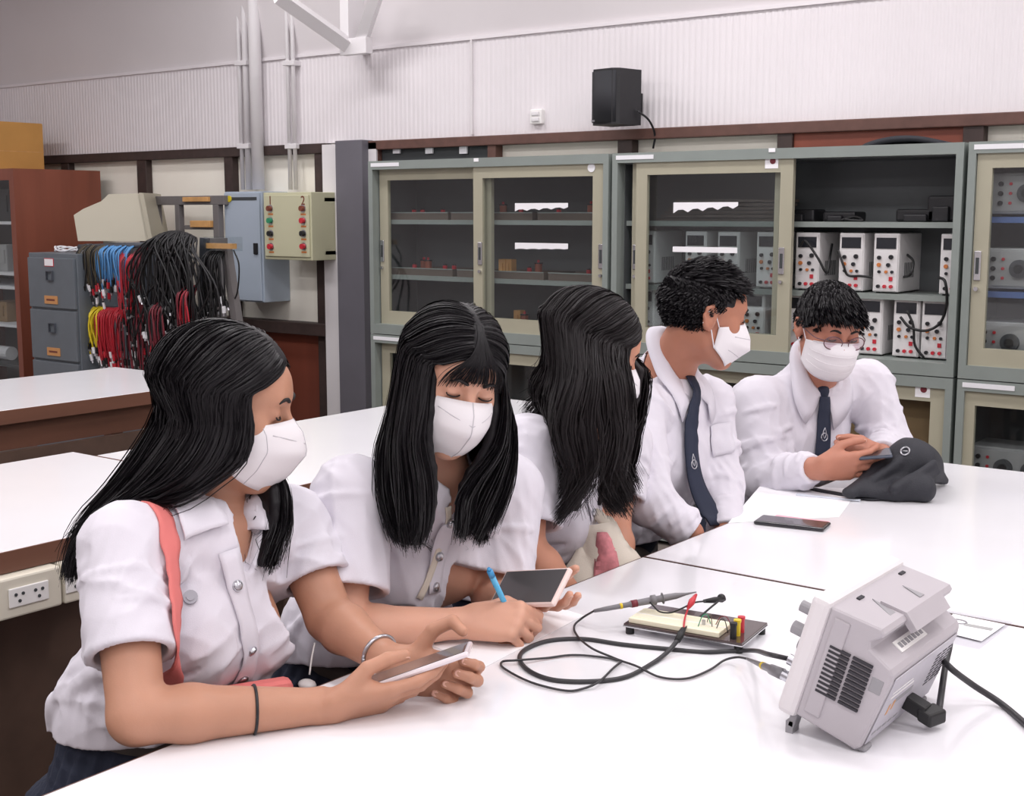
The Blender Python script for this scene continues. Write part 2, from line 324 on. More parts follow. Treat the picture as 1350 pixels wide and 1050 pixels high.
def fast_mesh(name, parts_, m, parent):
    """parts_: list of (verts, quads or tris arrays)"""
    o_ = ROOT[parent.name] if parent else A(0, 0, 0); V_ = []; idx = []; ln = []; n = 0
    for v, f in parts_:
        V_.append(v); f = np.asarray(f, np.int32); idx.append((f + n).ravel()); ln.append(np.full(len(f), f.shape[1], np.int32)); n += len(v)
    V_ = np.concatenate(V_) - o_; idx = np.concatenate(idx); ln = np.concatenate(ln)
    me = bpy.data.meshes.new(name); me.vertices.add(len(V_)); me.vertices.foreach_set('co', V_.astype(np.float32).ravel()); me.loops.add(len(idx)); me.loops.foreach_set('vertex_index', idx)
    me.polygons.add(len(ln)); st = np.concatenate([[0], np.cumsum(ln)[:-1]]).astype(np.int32); me.polygons.foreach_set('loop_start', st); me.polygons.foreach_set('loop_total', ln)
    me.polygons.foreach_set('use_smooth', np.ones(len(ln), bool)); me.update(calc_edges=True); me.validate(); me.materials.append(M[m] if isinstance(m, str) else m)
    ob = bpy.data.objects.new(name, me); COL.objects.link(ob); ob.parent = parent; ROOT[ob.name] = o_; return ob
def hit(vol, px, py, off=0.0, d0=1.2, d1=3.9):
    """first point of the volume's surface (grown by off) on the line of sight through a pixel"""
    ds = np.linspace(d0, d1, 2200); P = np.array([U(px, py, d) for d in ds]); inb = ((P > vol.lo) & (P < vol.lo + (vol.n - 1) * vol.h)).all(1); w = np.nonzero(inb & (vol.val(P) < off))[0]
    return P[w[0]] if len(w) else vol.snap(P[np.argmin(np.where(inb, vol.val(P), 9))], off)[0]
def ribbons(lines, w0, w1, cen, tilt=.5):
    """lines (S, K, 3) -> flat hair ribbons lying roughly tangent around cen"""
    L = np.asarray(lines); S_, K = L.shape[:2]; t = np.gradient(L, axis=1); t /= np.linalg.norm(t, axis=2)[..., None] + 1e-9
    o = L - cen; o = o + rng.normal(size=(S_, 1, 3)) * np.linalg.norm(o, axis=2)[..., None] * tilt; u = np.cross(t, o); u /= np.linalg.norm(u, axis=2)[..., None] + 1e-9
    w = np.interp(np.linspace(0, 1, K), (0, .15, .75, 1), (w0 * .9, w0, w0, w1))[None, :, None]; P = np.stack([L - u * w, L + u * w], 2)
    b = (np.arange(S_) * K * 2)[:, None] + (np.arange(K - 1) * 2)[None, :]; Q = np.stack([b, b + 1, b + 3, b + 2], -1).reshape(-1, 4); return P.reshape(-1, 3), Q
def strands(lines, r0, r1, n=3):
    """lines (S, K, 3) -> one triangle-section tube mesh"""
    L = np.asarray(lines); S_, K = L.shape[:2]; t = np.gradient(L, axis=1); t /= np.linalg.norm(t, axis=2)[..., None] + 1e-9
    ref = rng.normal(size=(S_, 1, 3)); u = np.cross(t, ref); u /= np.linalg.norm(u, axis=2)[..., None] + 1e-9; w = np.cross(t, u)
    r = np.linspace(r0, r1, K)[None, :, None]; P = np.stack([L + r * (math.cos(2 * PI * k / n) * u + math.sin(2 * PI * k / n) * w) for k in range(n)], 2)  # S,K,n,3
    base = (np.arange(S_) * K * n)[:, None, None] + (np.arange(K - 1) * n)[None, :, None]; j = np.arange(n)[None, None, :]; j2 = (j + 1) % n
    Q = np.stack([base + j, base + j2, base + n + j2, base + n + j], -1).reshape(-1, 4); return P.reshape(-1, 3), Q
# ================================================================ room
YW = 5.25; YC = 4.85
XL, XR = -9.0, 3.2
zt = aty(435, 187, YW)[2]                       # underside line of the corrugated sheet
zc = aty(340, 83, YW)[2]                        # top line of the corrugated sheet
sbox('floor', 'floor', (XL, -4.0, -.05), (XR, YW + .1, 0))
sbox('wall_back', 'cream', (XL, YW, 0), (XR, YW + .1, zc + .3))
# corrugated white cladding: real ribs
n = 400; xs = np.linspace(XL, XR, n * 4 + 1)[:]; prof = np.tile([0, 0, .0024, .0024], n); prof = np.append(prof, 0)
b = MB(); P = np.zeros((2, len(xs), 3)); P[:, :, 0] = xs; P[:, :, 1] = YW - .03 - prof; P[0, :, 2] = zt - .01; P[1, :, 2] = zc
b.grid(P[:, ::-1], None, smooth=False); struct('trim_1', b, 'wallw')
sbox('trim_2', 'wallw', (XL, YW - .045, zc), (XR, YW, zc + .018))
# upper smooth wall, leaning towards the room into the sloping ceiling
b = MB(); b.raw([(XL, YW - .03, zc + .018), (XR, YW - .03, zc + .018), (XR, YW - .35, zc + 1.5), (XL, YW - .35, zc + 1.5)], [(0, 1, 2, 3)]); struct('wall_upper', b, 'wallg')
sbox('ceiling', 'wallg', (XL, -4.0, zc + 1.25), (XR, YW, zc + 1.3))
sbox('wall_left', 'wallg', (XL - .1, -4, 0), (XL, YW, zc + 1.25)); sbox('wall_right', 'wallg', (XR, -4, 0), (XR + .1, YW, zc + 1.25)); sbox('wall_front', 'wallg', (XL, -4.1, 0), (XR, -4, zc + 1.25))
for x_, y_ in TUBES:  # housings for all tubes, the added far-left fill lamp included
    t_ = thing('ceiling_lamp', (x_, y_, 3.24), 'twin tube ceiling lamp above the room, outside the view', 'lamp', 'ceiling tube lamps'); part('housing', 'white', t_, ((x_ - .76, y_ - .16, 3.24), (x_ + .76, y_ + .16, 3.30)))
    for q in (-.6, .6): part('hanger', 'white', t_, ((x_ + q - .01, y_ - .01, 3.30), (x_ + q + .01, y_ + .01, zc + 1.25)))
# dark frame rails, posts of the boarded-up windows
def rail(i, m, x0, x1, z0, z1, d=.05): return sbox('trim_%d' % i, m, (x0, YW - d, z0), (x1, YW, z1), .004)
xcol0 = aty(440, 300, YW)[0]; xcol1 = aty(483, 300, YW)[0]
k = 3
rail(k, 'trim', XL, xcol0, zt - .065, zt - .01, .06); k += 1
for px in ((89, 99), (189, 201), (304, 315), (423, 433)):
    x0, x1 = aty(px[0], 230, YW)[0], aty(px[1], 230, YW)[0]; rail(k, 'trim', x0, x1, .2, zt - .06); k += 1
zl = aty(390, 425, YW)[2]
rail(k, 'trim', XL, xcol0, zl - .06, zl + .01, .09); k += 1
rail(k, 'panel_red', XL, xcol0 - .06, .15, zl - .06, .02); k += 1
rail(k, 'trim2', xcol1 + .05, XR, zt - .058, zt - .01, .07); k += 1
for px in ((500, 508), (652, 663), (823, 842), (1032, 1052), (1275, 1302)):
    x0, x1 = aty(px[0], 195, YW)[0], aty(px[1], 195, YW)[0]; rail(k, 'trim2' if px[0] < 800 else 'trim', x0, x1, 0.1, zt - .055, .06); k += 1
x0, x1 = aty(508, 195, YW)[0], aty(652, 195, YW)[0]; o = rail(k, 'darkcab', x0, x1, zt - .5, zt - .055, .03); k += 1
x0, x1 = aty(1052, 195, YW)[0], aty(1275, 195, YW)[0]; rail(k, 'panel_red', x0, x1, zt - .4, zt - .055, .045); k += 1
for px in (524, 567, 612):
    c = aty(px, 198, YW - .035); b = MB(); b.box(c - A(.025, .01, .018), c + A(.025, 0, .018)); tag(b.build('label_card', 'paper2'), 'small white card on the dark board above the first glass cabinet', 'card', 'cards on the dark board')
# joint line in the cladding and pillar
x = aty(622, 120, YW - .04)[0]; sbox('trim_%d' % k, 'wallg', (x - .006, YW - .046, zt), (x + .006, YW - .03, zc)); k += 1
sbox('pillar', 'column', (aty(447, 300, YW - .1)[0], YW - .12, 0), (aty(482, 300, YW - .1)[0], YW, zt - .005), .004); sbox('trim_%d' % k, 'white', (xcol0, YW - .08, 0), (aty(449, 300, YW - .08)[0], YW, zt - .02)); k += 1
sbox('trim_%d' % k, 'white', (aty(483, 300, YW - .06)[0], YW - .07, 0), (aty(499, 300, YW - .06)[0], YW, zt - .02)); k += 1
# steel column and diagonal braces above
yb = YW - .18
t_ = thing('roof_bracing', aty(460, 180, YW - .05), 'white painted steel upright with diagonal struts meeting high on the wall', 'steel bracing')
b = MB(); p = aty(458, 70, yb); b.box((p[0] - .03, yb - .02, zc - .02), (p[0] + .03, YW - .03, zc + 1.3)); b.build('upright', 'white', t_)
b = MB(); b.tube([aty(366, -6, yb - .45), aty(462, 62, yb)], .045, None, 4, False); b.build('strut', 'white', t_)
b = MB(); b.tube([aty(497, -8, yb - .1), aty(478, 50, yb)], .04, None, 4, False); b.build('strut', 'white', t_)
b = MB(); b.box(aty(448, 52, yb - .04) , aty(486, 70, yb - .02) + A(0, .03, 0)); b.build('gusset_plate', 'white', t_)
# conduits
def pipe(px, r, y, z0, lab, cl=True):
    x = aty(px, 200, y)[0]; t = thing('wall_pipe', (x, y, z0), lab, 'pipe')
    MB().cyl((x, y, z0), (x, y, zc + 1.25), r, None, 14, smooth=True).build('pipe_run', 'white', t)
    if cl:
        for pz in ((px, 83), (px, 193)):
            z = aty(*pz, y)[2]; MB().box((x - r - .012, y - r - .006, z - .014), (x + r + .012, YW - .02, z + .014), None, .003).build('clamp', 'white', t)
zb = aty(330, 250, YW - .1)[2]
pipe(319, .013, YW - .07, zb, 'thin white conduit furthest from the control box')
pipe(327, .019, YW - .075, zb, 'white conduit between the thinnest and the thickest pipe')
pipe(339.5, .036, YW - .09, zb, 'thickest white vertical pipe above the blue-grey box', False)
pipe(382, .012, YW - .07, aty(385, 250, YW - .1)[2], 'thin white conduit above the cream control box, nearer the thick pipe')
pipe(389, .012, YW - .07, aty(385, 250, YW - .1)[2], 'thin white conduit above the cream control box, nearer the steel upright')
# louvre speaker
c = aty(811, 129, YW - .22); t_ = thing('wall_speaker', c, 'black loudspeaker bracketed on the white cladding above the cabinets', 'speaker')
R3 = Matrix.Rotation(math.radians(-8), 3, 'Z'); ax = [A(*R3.col[i]) for i in range(3)]
poly = [(-.085, .08), (.085, .08), (.08, -.06), (.055, -.085), (-.055, -.085), (-.08, -.06)]
zz = .122; MB().prism([(x_, y_) for x_, y_ in poly], c - A(0, 0, zz), [ax[0], ax[1], ax[2]], 2 * zz).build('cabinet_shell', 'black', t_)
P = np.array([[c + ax[0] * x_ + ax[1] * (-.088 + abs(x_) ** 2 * 3.4) + A(0, 0, z_) for x_ in np.linspace(-.068, .068, 9)] for z_ in (-.112, .112)]); MB().grid(P, thick=.006).build('grille', 'blackm', t_)
MB().box(c + A(-.012, .07, -.05), A(c[0] + .012, YW - .02, c[2] + .0)).box(A(c[0] - .03, YW - .045, c[2] - .06), A(c[0] + .03, YW - .03, c[2] + .03)).build('bracket', 'black', t_)
b = MB(); b.tube(spline([c + A(.1, .03, -.06), c + A(.13, .08, -.1), c + A(.12, .15, -.16), c + A(.1, .17, -.22)], 6), .005); b.build('cable', 'black', t_)
MB().obox(c + ax[1] * -.098 + A(-.04, 0, -.105), ax, (.01, .001, .004)).build('badge', 'silver', t_)
c = aty(708, 154, YW - .045); t_ = thing('wall_switch', c, 'small white double switch box on the cladding near the loudspeaker', 'switch')
MB().box(c - A(.035, .012, .035), c + A(.035, .02, .035), None, .004).build('back_box', 'socketw', t_); 
for dz in (-.014, .014): MB().box(c + A(-.022, -.02, dz - .009), c + A(.022, -.01, dz + .009), None, .003).build('rocker', 'white', t_)

# ================================================================ steel cabinets
Z0, Z1, Z2 = 0.02, CAMZ - .127 * YC, CAMZ + .0525 * YC
cabs = [(-.951, -.6525), (-.6485, -.3325), (-.3290, -.02)]
def panel_frame(b, x0, x1, z0, z1, y, w=.055, d=.022, wl=None):
    b.box((x0, y, z0), (x0 + (wl or w), y + d, z1)); b.box((x1 - w, y, z0), (x1, y + d, z1)); b.box((x0 + w, y, z0), (x1 - w, y + d, z0 + w * 1.2)); b.box((x0 + w, y, z1 - w), (x1 - w, y + d, z1))
def sliding_door(par, x0, x1, z0, z1, y, hx=None):
    b = MB(); panel_frame(b, x0, x1, z0, z1, y); o = b.build('sliding_door', 'door', par)
    part('glass_pane', 'glass', o, ((x0 + .05, y + .009, z0 + .06), (x1 - .05, y + .013, z1 - .05)))
    for h in hx or ():
        zm = (z0 + z1) / 2 - .02
        part('handle', 'chrome', o, ((h - .013, y - .006, zm - .055), (h + .013, y + .001, zm + .055)), bev=.003)
        part('handle_recess', 'darkcab', o, ((h - .006, y - .0075, zm - .03), (h + .006, y - .0055, zm + .03)))
        MB().cyl((h, y - .012, zm - .085), (h, y, zm - .085), .008, None, 12).build('lock', 'chrome', o)
    return o
def cabinet(i, x0, x1, z0, z1, lab, shelves, doors):
    t = thing('steel_cabinet', ((x0 + x1) / 2, YC, z0), lab, 'cabinet')
    w = .028; D = .34
    b = MB()
    b.box((x0, YC, z0), (x0 + w, YC + D, z1)); b.box((x1 - w, YC, z0), (x1, YC + D, z1)); b.box((x0 + w, YC, z1 - .042), (x1 - w, YC + D, z1)); b.box((x0 + w, YC, z0), (x1 - w, YC + D, z0 + .05))
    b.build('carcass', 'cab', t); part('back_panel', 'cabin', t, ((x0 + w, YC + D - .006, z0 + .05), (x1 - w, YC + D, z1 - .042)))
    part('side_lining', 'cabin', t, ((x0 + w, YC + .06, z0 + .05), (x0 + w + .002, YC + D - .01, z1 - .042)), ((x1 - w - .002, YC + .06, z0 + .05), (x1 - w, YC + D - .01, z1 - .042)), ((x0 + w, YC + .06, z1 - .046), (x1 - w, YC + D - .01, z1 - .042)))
    part('label_strip', 'paper2', t, ((x0 + .02, YC - .002, z1 - .028), (x0 + .21, YC, z1 - .010)))
    for (sx0, sx1, sz, m) in shelves: part('shelf', m, t, ((sx0, YC + .075, sz - .022), (sx1, YC + D - .01, sz)))
    for d in doors: sliding_door(t, *d)
    return t
def zpx(px, py, y): return aty(px, py, y)[2]
X = lambda px, y=YC: aty(px, 300, y)[0]
xa0, xa1 = cabs[0][0] * YC, cabs[0][1] * YC; xb0, xb1 = cabs[1][0] * YC, cabs[1][1] * YC; xc0, xc1 = cabs[2][0] * YC, cabs[2][1] * YC
zs1, zs2 = zpx(560, 290, YC + .075), zpx(560, 364, YC + .075)
sh = lambda x0, x1: [(x0 + .03, x1 - .03, zs1, 'cab'), (x0 + .03, x1 - .03, zs2, 'cab')]
xm = X(632)
cA = cabinet(0, xa0, xa1, Z1, Z2, 'steel cabinet beside the dark grey pillar, upper box with trays of coils', sh(xa0, xa1),
    [(xa0 + .035, X(640), Z1 + .05, Z2 - .04, YC + .045, (X(496, YC),)), (X(622), xa1 - .035, Z1 + .05, Z2 - .04, YC + .012, (X(631), X(791)))])
cB = cabinet(1, xb0, xb1, Z1, Z2, 'half-open steel cabinet holding the white power supplies, upper box', sh(xb0, xb1),
    [(X(826), X(1030), Z1 + .05, Z2 - .04, YC + .045, (X(831),)), (X(836), X(1042), Z1 + .05, Z2 - .04, YC + .012, (X(1030),))])
cC = cabinet(2, xc0, xc1, Z1, Z2, 'steel cabinet of round-dial generators at the picture edge, upper box',
    [(xc0 + .03, xc1 - .03, zpx(1320, z_, YC + .075), 'blueshelf') for z_ in (286, 385)],
    [(X(1283), X(1283) + .8, Z1 + .05, Z2 - .04, YC + .012, (X(1290),))])
lowers = []
for i, (x0, x1, lab, dd) in enumerate(((xa0, xa1, 'lower steel cabinet beside the dark grey pillar, below the coil trays', [(xa0 + .035, X(640), Z0 + .05, Z1 - .045, YC + .045, ()), (X(622), xa1 - .035, Z0 + .05, Z1 - .045, YC + .012, ())]),
        (xb0, xb1, 'lower steel cabinet with brown cardboard behind its glass, below the power supplies', [(xb0 + .035, X(1060), Z0 + .05, Z1 - .045, YC + .045, ()), (X(1040), xb1 - .03, Z0 + .05, Z1 - .045, YC + .012, ())]),
        (xc0, xc1, 'lower steel cabinet at the picture edge with one generator behind glass', [(X(1283) - .02, X(1283) + .8, Z0 + .05, Z1 - .045, YC + .012, ())]))):
    lowers.append(cabinet(3 + i, x0, x1, Z0, Z1 - .004, lab, [(x0 + .03, x1 - .03, .42, 'cab' if i < 2 else 'blueshelf')], dd))
# papers and stickers stuck on the glass / steel
def sticker(p0, p1, y, lab, par=None, m='paper', name='paper_strip', cut=0, cat='paper strip', grp=None):
    a, c = aty(*p0, y), aty(*p1, y); x0, x1 = sorted((a[0], c[0])); z0, z1 = sorted((a[2], c[2])); nn = 14
    xs = np.linspace(x0, x1, nn); low = z0 + cut * (np.abs(np.sin(np.arange(nn) * 2.1)) + np.linspace(-.3, 1, nn)) * (z1 - z0)
    b = MB(); b.raw([(q, y - .001, z1) for q in xs] + [(q, y - .001, l) for q, l in zip(xs, low)], [(i, i + nn, i + nn + 1, i + 1) for i in range(nn - 1)])
    o = b.build(name, m); return tag(o, lab, cat, grp)
yg = YC + .0195
sticker((679, 268), (749, 278), yg, 'upper torn paper strip on the glass door of the coil cabinet', cut=.25); sticker((679, 320), (749, 330), yg, 'lower paper strip on the glass door of the coil cabinet', cut=.1)
sticker((888, 267), (973, 280), yg, 'upper torn paper strip on the glass in front of the power supplies', cut=.35); sticker((887, 325), (972, 334), yg, 'lower paper strip on the glass in front of the power supplies')
for p0, p1, lab in (((1009, 205), (1026, 222), 'white sticker with a red mark at the top corner of the power supply cabinet door'), ((1207, 506), (1226, 525), 'white sticker with a red mark on the lower door frame above the cardboard')):
    t_ = sticker(p0, p1, YC + .011, lab, name='door_sticker', cat='sticker'); c = (aty(*p0, YC) + aty(*p1, YC)) / 2
    ROOT[t_.name] = A(*t_.location); MB().cyl((c[0], YC + .009, c[2] + .004), (c[0], YC + .0095, c[2] + .004), .013, None, 14).build('printed_mark', 'wiret', t_)
c = aty(778, 221, YC); b = MB(); b.cyl((c[0], YC + .009, c[2]), (c[0], YC + .0115, c[2]), .02, None, 20); tag(b.build('round_sticker', 'paper2'), 'round white sticker at the top corner of the coil cabinet door', 'sticker')
for px, lab in ((628, 'tiny white tag on the top rail of the coil cabinet'), (1018, 'tiny white tag on the top rail of the power supply cabinet')):
    c = aty(px, 211 if px < 900 else 198, YC); b = MB(); b.box(c - A(.014, .003, .008), c + A(.014, 0, .008)); tag(b.build('rail_tag', 'paper'), lab, 'tag')
# trays of coils
def tray(px0, px1, py, shz, lab, coils):
    x0, x1 = aty(px0, py, YC + .12)[0], aty(px1, py, YC + .12)[0]; t = thing('coil_tray', ((x0 + x1) / 2, YC + .15, shz), lab, 'tray')
    y0, y1 = YC + .1, YC + .32; b = MB(); b.box((x0, y0, shz), (x1, y1, shz + .012)); b.box((x0, y0, shz + .012), (x1, y0 + .008, shz + .036)); b.box((x0, y1 - .008, shz + .012), (x1, y1, shz + .036)); b.box((x0, y0 + .008, shz + .012), (x0 + .008, y1 - .008, shz + .036)); b.box((x1 - .008, y0 + .008, shz + .012), (x1, y1 - .008, shz + .036)); b.build('tray_body', 'tray', t)
    part('tray_rim', 'cab', t, ((x0, y0 - .002, shz + .033), (x1, y0, shz + .038)))
    for q, kind in coils:
        x = x0 + (x1 - x0) * q; yy = y0 + .08 + .06 * random.random()
        if kind == 'c':
            b = MB(); b.cyl((x, yy, shz + .012), (x, yy, shz + .07), .018, 'coil', 14); b.cyl((x, yy, shz + .07), (x, yy, shz + .076), .022, 'black', 14); b.cyl((x, yy, shz + .076), (x, yy, shz + .088), .006, 'red', 8); b.build('wound_coil', None, t)
        elif kind == 'b': part('wooden_block', 'honey', t, ((x - .02, yy - .02, shz + .012), (x + .02, yy + .02, shz + .09)), ((x - .006, yy - .026, shz + .03), (x + .006, yy - .02, shz + .07)))
        else:
            b = MB(); b.cyl((x, yy, shz + .012), (x, yy, shz + .05), .012, 'red', 10); b.cyl((x, yy, shz + .05), (x, yy, shz + .056), .008, 'black', 10); b.build('red_terminal', None, t)
tray(507, 594, 285, zs1, 'coil tray on the upper shelf of the coil cabinet, nearest the pillar', [(.3, 'r'), (.45, 'r'), (.7, 'r')])
tray(598, 636, 285, zs1, 'short coil tray on the upper shelf behind the middle door stile', [(.6, 'b')])
tray(642, 705, 285, zs1, 'coil tray on the upper shelf behind the upper paper strip', [(.1, 'c'), (.5, 'r')])
tray(712, 786, 285, zs1, 'coil tray on the upper shelf furthest from the pillar', [(.2, 'r'), (.72, 'c')])
tray(506, 600, 360, zs2, 'coil tray on the middle shelf of the coil cabinet, nearest the pillar', [(.33, 'r'), (.42, 'c'), (.52, 'c'), (.75, 'r'), (.84, 'r')])
tray(606, 638, 360, zs2, 'short coil tray on the middle shelf behind the middle door stile', [(.7, 'r')])
tray(645, 720, 360, zs2, 'coil tray with a wooden block on the middle shelf below the lower paper strip', [(.12, 'b'), (.22, 'b'), (.5, 'r'), (.62, 'c')])
tray(726, 786, 360, zs2, 'coil tray on the middle shelf furthest from the pillar', [(.82, 'b'), (.62, 'r')])
tray(508, 600, 430, Z1 + .05, 'coil tray on the bottom of the coil cabinet, nearest the pillar', [(.4, 'r'), (.7, 'c')])
tray(650, 735, 430, Z1 + .05, 'coil tray on the bottom of the coil cabinet, above the lower cabinet', [(.2, 'b'), (.35, 'c'), (.6, 'r'), (.8, 'r')])
# power supplies
def psu0(loc, lab, grp):
    t = thing('power_supply', loc, lab, 'power supply', grp); W, Hh, D = .052, .235, .24; x, y, z = loc
    MB().box((x - W, y, z + .006), (x + W, y + D, z + Hh), None, .004).build('case', 'psu', t)
    part('front_panel', 'psu', t, ((x - W + .004, y - .004, z + .01), (x + W - .004, y + .001, z + Hh - .004)), bev=.002)
    part('display', 'psudark', t, ((x - W + .012, y - .006, z + .175), (x + W - .012, y - .004, z + .218)))
    b = MB()
    for dx, dz, r, m in ((-.026, .14, .008, 'black'), (.022, .143, .009, 'black'), (-.026, .112, .008, 'amber'), (.012, .112, .008, 'psudark'), (-.024, .085, .006, 'black'), (.004, .085, .006, 'amber'), (.028, .085, .006, 'psudark')): b.cyl((x + dx, y - .012, z + dz), (x + dx, y - .003, z + dz), r, m, 10)
    b.build('control_knobs', None, t)
    for dx, m in ((-.026, 'black'), (.0, 'red'), (.026, 'red')): MB().cyl((x + dx, y - .014, z + .028), (x + dx, y - .003, z + .028), .007, m, 10).build('binding_post', None, t)
    part('red_switch', 'red', t, ((x + .016, y - .008, z + .05), (x + .03, y - .003, z + .066)))
    part('vent_slots', 'darkcab', t, *[((x + W - .0005, y + .06 + i * .012, z + .06), (x + W + .0008, y + .065 + i * .012, z + .12)) for i in range(9)])
    for dx in (-.04, .04): 
        for dy in (.03, .2): MB().cyl((x + dx, y + dy, z), (x + dx, y + dy, z + .007), .008, 'black', 8).build('rubber_foot', None, t)
    return t
places = [('mid', 850, 'white power supply behind glass on the middle shelf, nearest the door handle'), ('mid', 917, 'white power supply behind glass under the lower paper strip, nearer the door handle'), ('mid', 960, 'white power supply behind glass under the lower paper strip, further from the handle'), ('mid', 1012, 'white power supply half hidden by the sliding door stile on the middle shelf'),
    ('mid', 1064, 'white power supply next to the sliding door, cable looped over its side'), ('mid', 1122, 'white power supply alone in the middle of the open middle shelf, second from the door'), ('mid', 1168, 'white power supply third from the door on the open middle shelf'), ('mid', 1257, 'white power supply on the middle shelf against the cabinet side'),
    ('low', 850, 'white power supply behind glass on the lower shelf behind the students'), ('low', 995, 'white power supply behind glass beside the face of the student looking aside'), ('low', 1050, 'white power supply beside the head of the student in glasses, toward the door'), ('low', 1150, 'white power supply on the lower shelf just behind the student in glasses'), ('low', 1198, 'white power supply with a cable draped across its front on the lower shelf'), ('low', 1236, 'brightest white power supply on the lower shelf against the cabinet side')]
first = None
for lv, px, lab in places:
    z = zs2 if lv == 'mid' else Z1 + .05; x = aty(px, 350, YC + .1)[0]; loc = (x, YC + .1, z); g = 'power supplies in the half-open cabinet'
    if first is None: first = psu0(loc, lab, g)
    else: o = copy_tree(first, None, loc); o['label'] = lab
def cable(name, pts, r, m, lab, cat='cable', grp=None, n=7): 
    b = MB(); b.tube(spline(pts, 8), r, None, n); o = b.build(name, m); return tag(o, lab, cat, grp)
yy = YC + .085
def Y2(px, py, dy=0): return aty(px, py, yy - dy)
cable('mains_cable', [Y2(1055, 325), Y2(1062, 318, .02), Y2(1078, 340, .02), Y2(1090, 360), Y2(1094, 340, -.05), Y2(1097, 322, -.1)], .005, 'rubberb', 'black cable looped beside the power supply next to the sliding door')
cable('mains_cable', [Y2(1105, 330), Y2(1112, 350, .01), Y2(1118, 363), Y2(1135, 364), Y2(1150, 366)], .005, 'rubberb', 'black cable lying on the open middle shelf before the second power supply')
cable('mains_cable', [Y2(1188, 366, -.1), Y2(1200, 362), Y2(1204, 345, -.03), Y2(1196, 336, -.1)], .005, 'rubberb', 'black cable curled behind the third power supply of the open middle shelf')
cable('mains_cable', [Y2(1238, 366, 0), Y2(1246, 372, .04), Y2(1248, 400, .03), Y2(1240, 425, .02), Y2(1222, 436, .02), Y2(1200, 432, .02), Y2(1187, 418, .02)], .0055, 'rubberb', 'black cable hanging from the middle shelf and draped over the lower power supplies')
cable('mains_cable', [Y2(1196, 410, .015), Y2(1204, 430, .015), Y2(1206, 455, .01), Y2(1218, 472)], .005, 'rubberb', 'black cable dropping between the two lower power supplies near the cabinet side')
# adapters and cables on the upper open shelf
for i, (p, w_, h_, lab) in enumerate((((1218, 262), .1, .05, 'flat black adapter box on the top open shelf near the cabinet side'), ((1250, 252), .07, .1, 'stacked black case on the top open shelf against the cabinet side'), ((1060, 264), .06, .05, 'black lump of adapter on the top open shelf beside the door'), ((1110, 266), .07, .04, 'small black adapter in the middle of the top open shelf'))):
    x = aty(*p, YC + .15)[0]; b = MB(); b.box((x - w_, YC + .12, zs1), (x + w_, YC + .24, zs1 + h_), None, .01); b.box((x - w_ * .6, YC + .1, zs1), (x + w_ * .3, YC + .13, zs1 + h_ * .6), None, .006); tag(b.build('adapter_box', 'black'), lab, 'adapter')
cable('mains_cable', [(X(1095), YC + .1, zs1 + .006), (X(1110), YC + .12, zs1 + .02), (X(1124), YC + .1, zs1 + .006), (X(1112), YC + .09, zs1 + .006), (X(1100), YC + .095, zs1 + .01)], .005, 'rubberb', 'black cable coiled on the top open shelf')
# bundle of boards behind the glass on top shelf of cabinet 2
b = MB(); x0 = X(846); x1 = X(1005)
for i in range(6): b.box((x0 + .02 * i, YC + .12, zs1 + i * .016), (x1 + .01 * (i % 3), YC + .3, zs1 + i * .016 + .011))
tag(b.build('circuit_board_stack', 'tray'), 'flat brown boards stacked on the top shelf behind the glass', 'boards', kind='stuff')
# things in cabinet 3
def gen0(loc, lab):
    t = thing('signal_generator', loc, lab, 'generator', 'generators in the end cabinets'); x, y, z = loc
    MB().box((x - .16, y, z + .01), (x + .16, y + .2, z + .16), None, .006).build('case', 'genc', t); part('front_panel', 'genc', t, ((x - .15, y - .005, z + .02), (x + .15, y + .001, z + .15)), bev=.002)
    for dx, r in ((-.02, .034), (.08, .034)): MB().cyl((x + dx, y - .022, z + .085), (x + dx, y - .004, z + .085), r, 'dial', 20).cyl((x + dx, y - .028, z + .085), (x + dx, y - .02, z + .085), r * .5, 'black', 16).build('dial', None, t)
    b = MB()
    for dz in (.05, .085, .12): b.cyl((x - .115, y - .014, z + dz), (x - .115, y - .004, z + dz), .009, 'black', 10); b.cyl((x - .08, y - .01, z + dz), (x - .08, y - .004, z + dz), .006, 'red', 8)
    b.build('terminals', None, t); return t
g0 = None
for px, z, lab in ((1338, zpx(1320, 286, YC + .075), 'round-dial generator on the top shelf of the end cabinet'), (1333, zpx(1320, 385, YC + .075), 'round-dial generator on the middle shelf of the end cabinet'), (1326, Z1 + .05, 'round-dial generator at the bottom of the upper end cabinet'), (1326, .42, 'round-dial generator behind glass in the lower end cabinet')):
    x = aty(px, 300, YC + .1)[0]; loc = (x + .06, YC + .1, z)
    if g0 is None: g0 = gen0(loc, lab)
    else: o = copy_tree(g0, None, loc); o['label'] = lab
b = MB(); x = aty(1215, 560, YC + .1)[0]; b.box((x - .3, YC + .1, .42), (x + .09, YC + .3, .74)); b.box((x - .3, YC + .098, .56), (x + .09, YC + .1, .6)); tag(b.build('cardboard_box', 'carton2'), 'brown cardboard box behind the glass of the lower power supply cabinet', 'box')
# parcel on top of the cabinets
b = MB(); x0, x1 = X(1120), X(1232); xs = np.linspace(x0, x1, 20); P = np.array([[(x, YC + .08 + .2 * j, Z2 + .002 + .035 * math.sin(PI * (x - x0) / (x1 - x0)) ** .7 * (1 - .3 * j)) for x in xs] for j in (0, 1)]); b.grid(P[::-1], thick=.02); tag(b.build('flat_black_bag', 'bagb'), 'flat black bag lying on top of the open cabinet', 'bag')
# ================================================================ things along the far left wall
def at3(px, py, y): return aty(px, py, y)
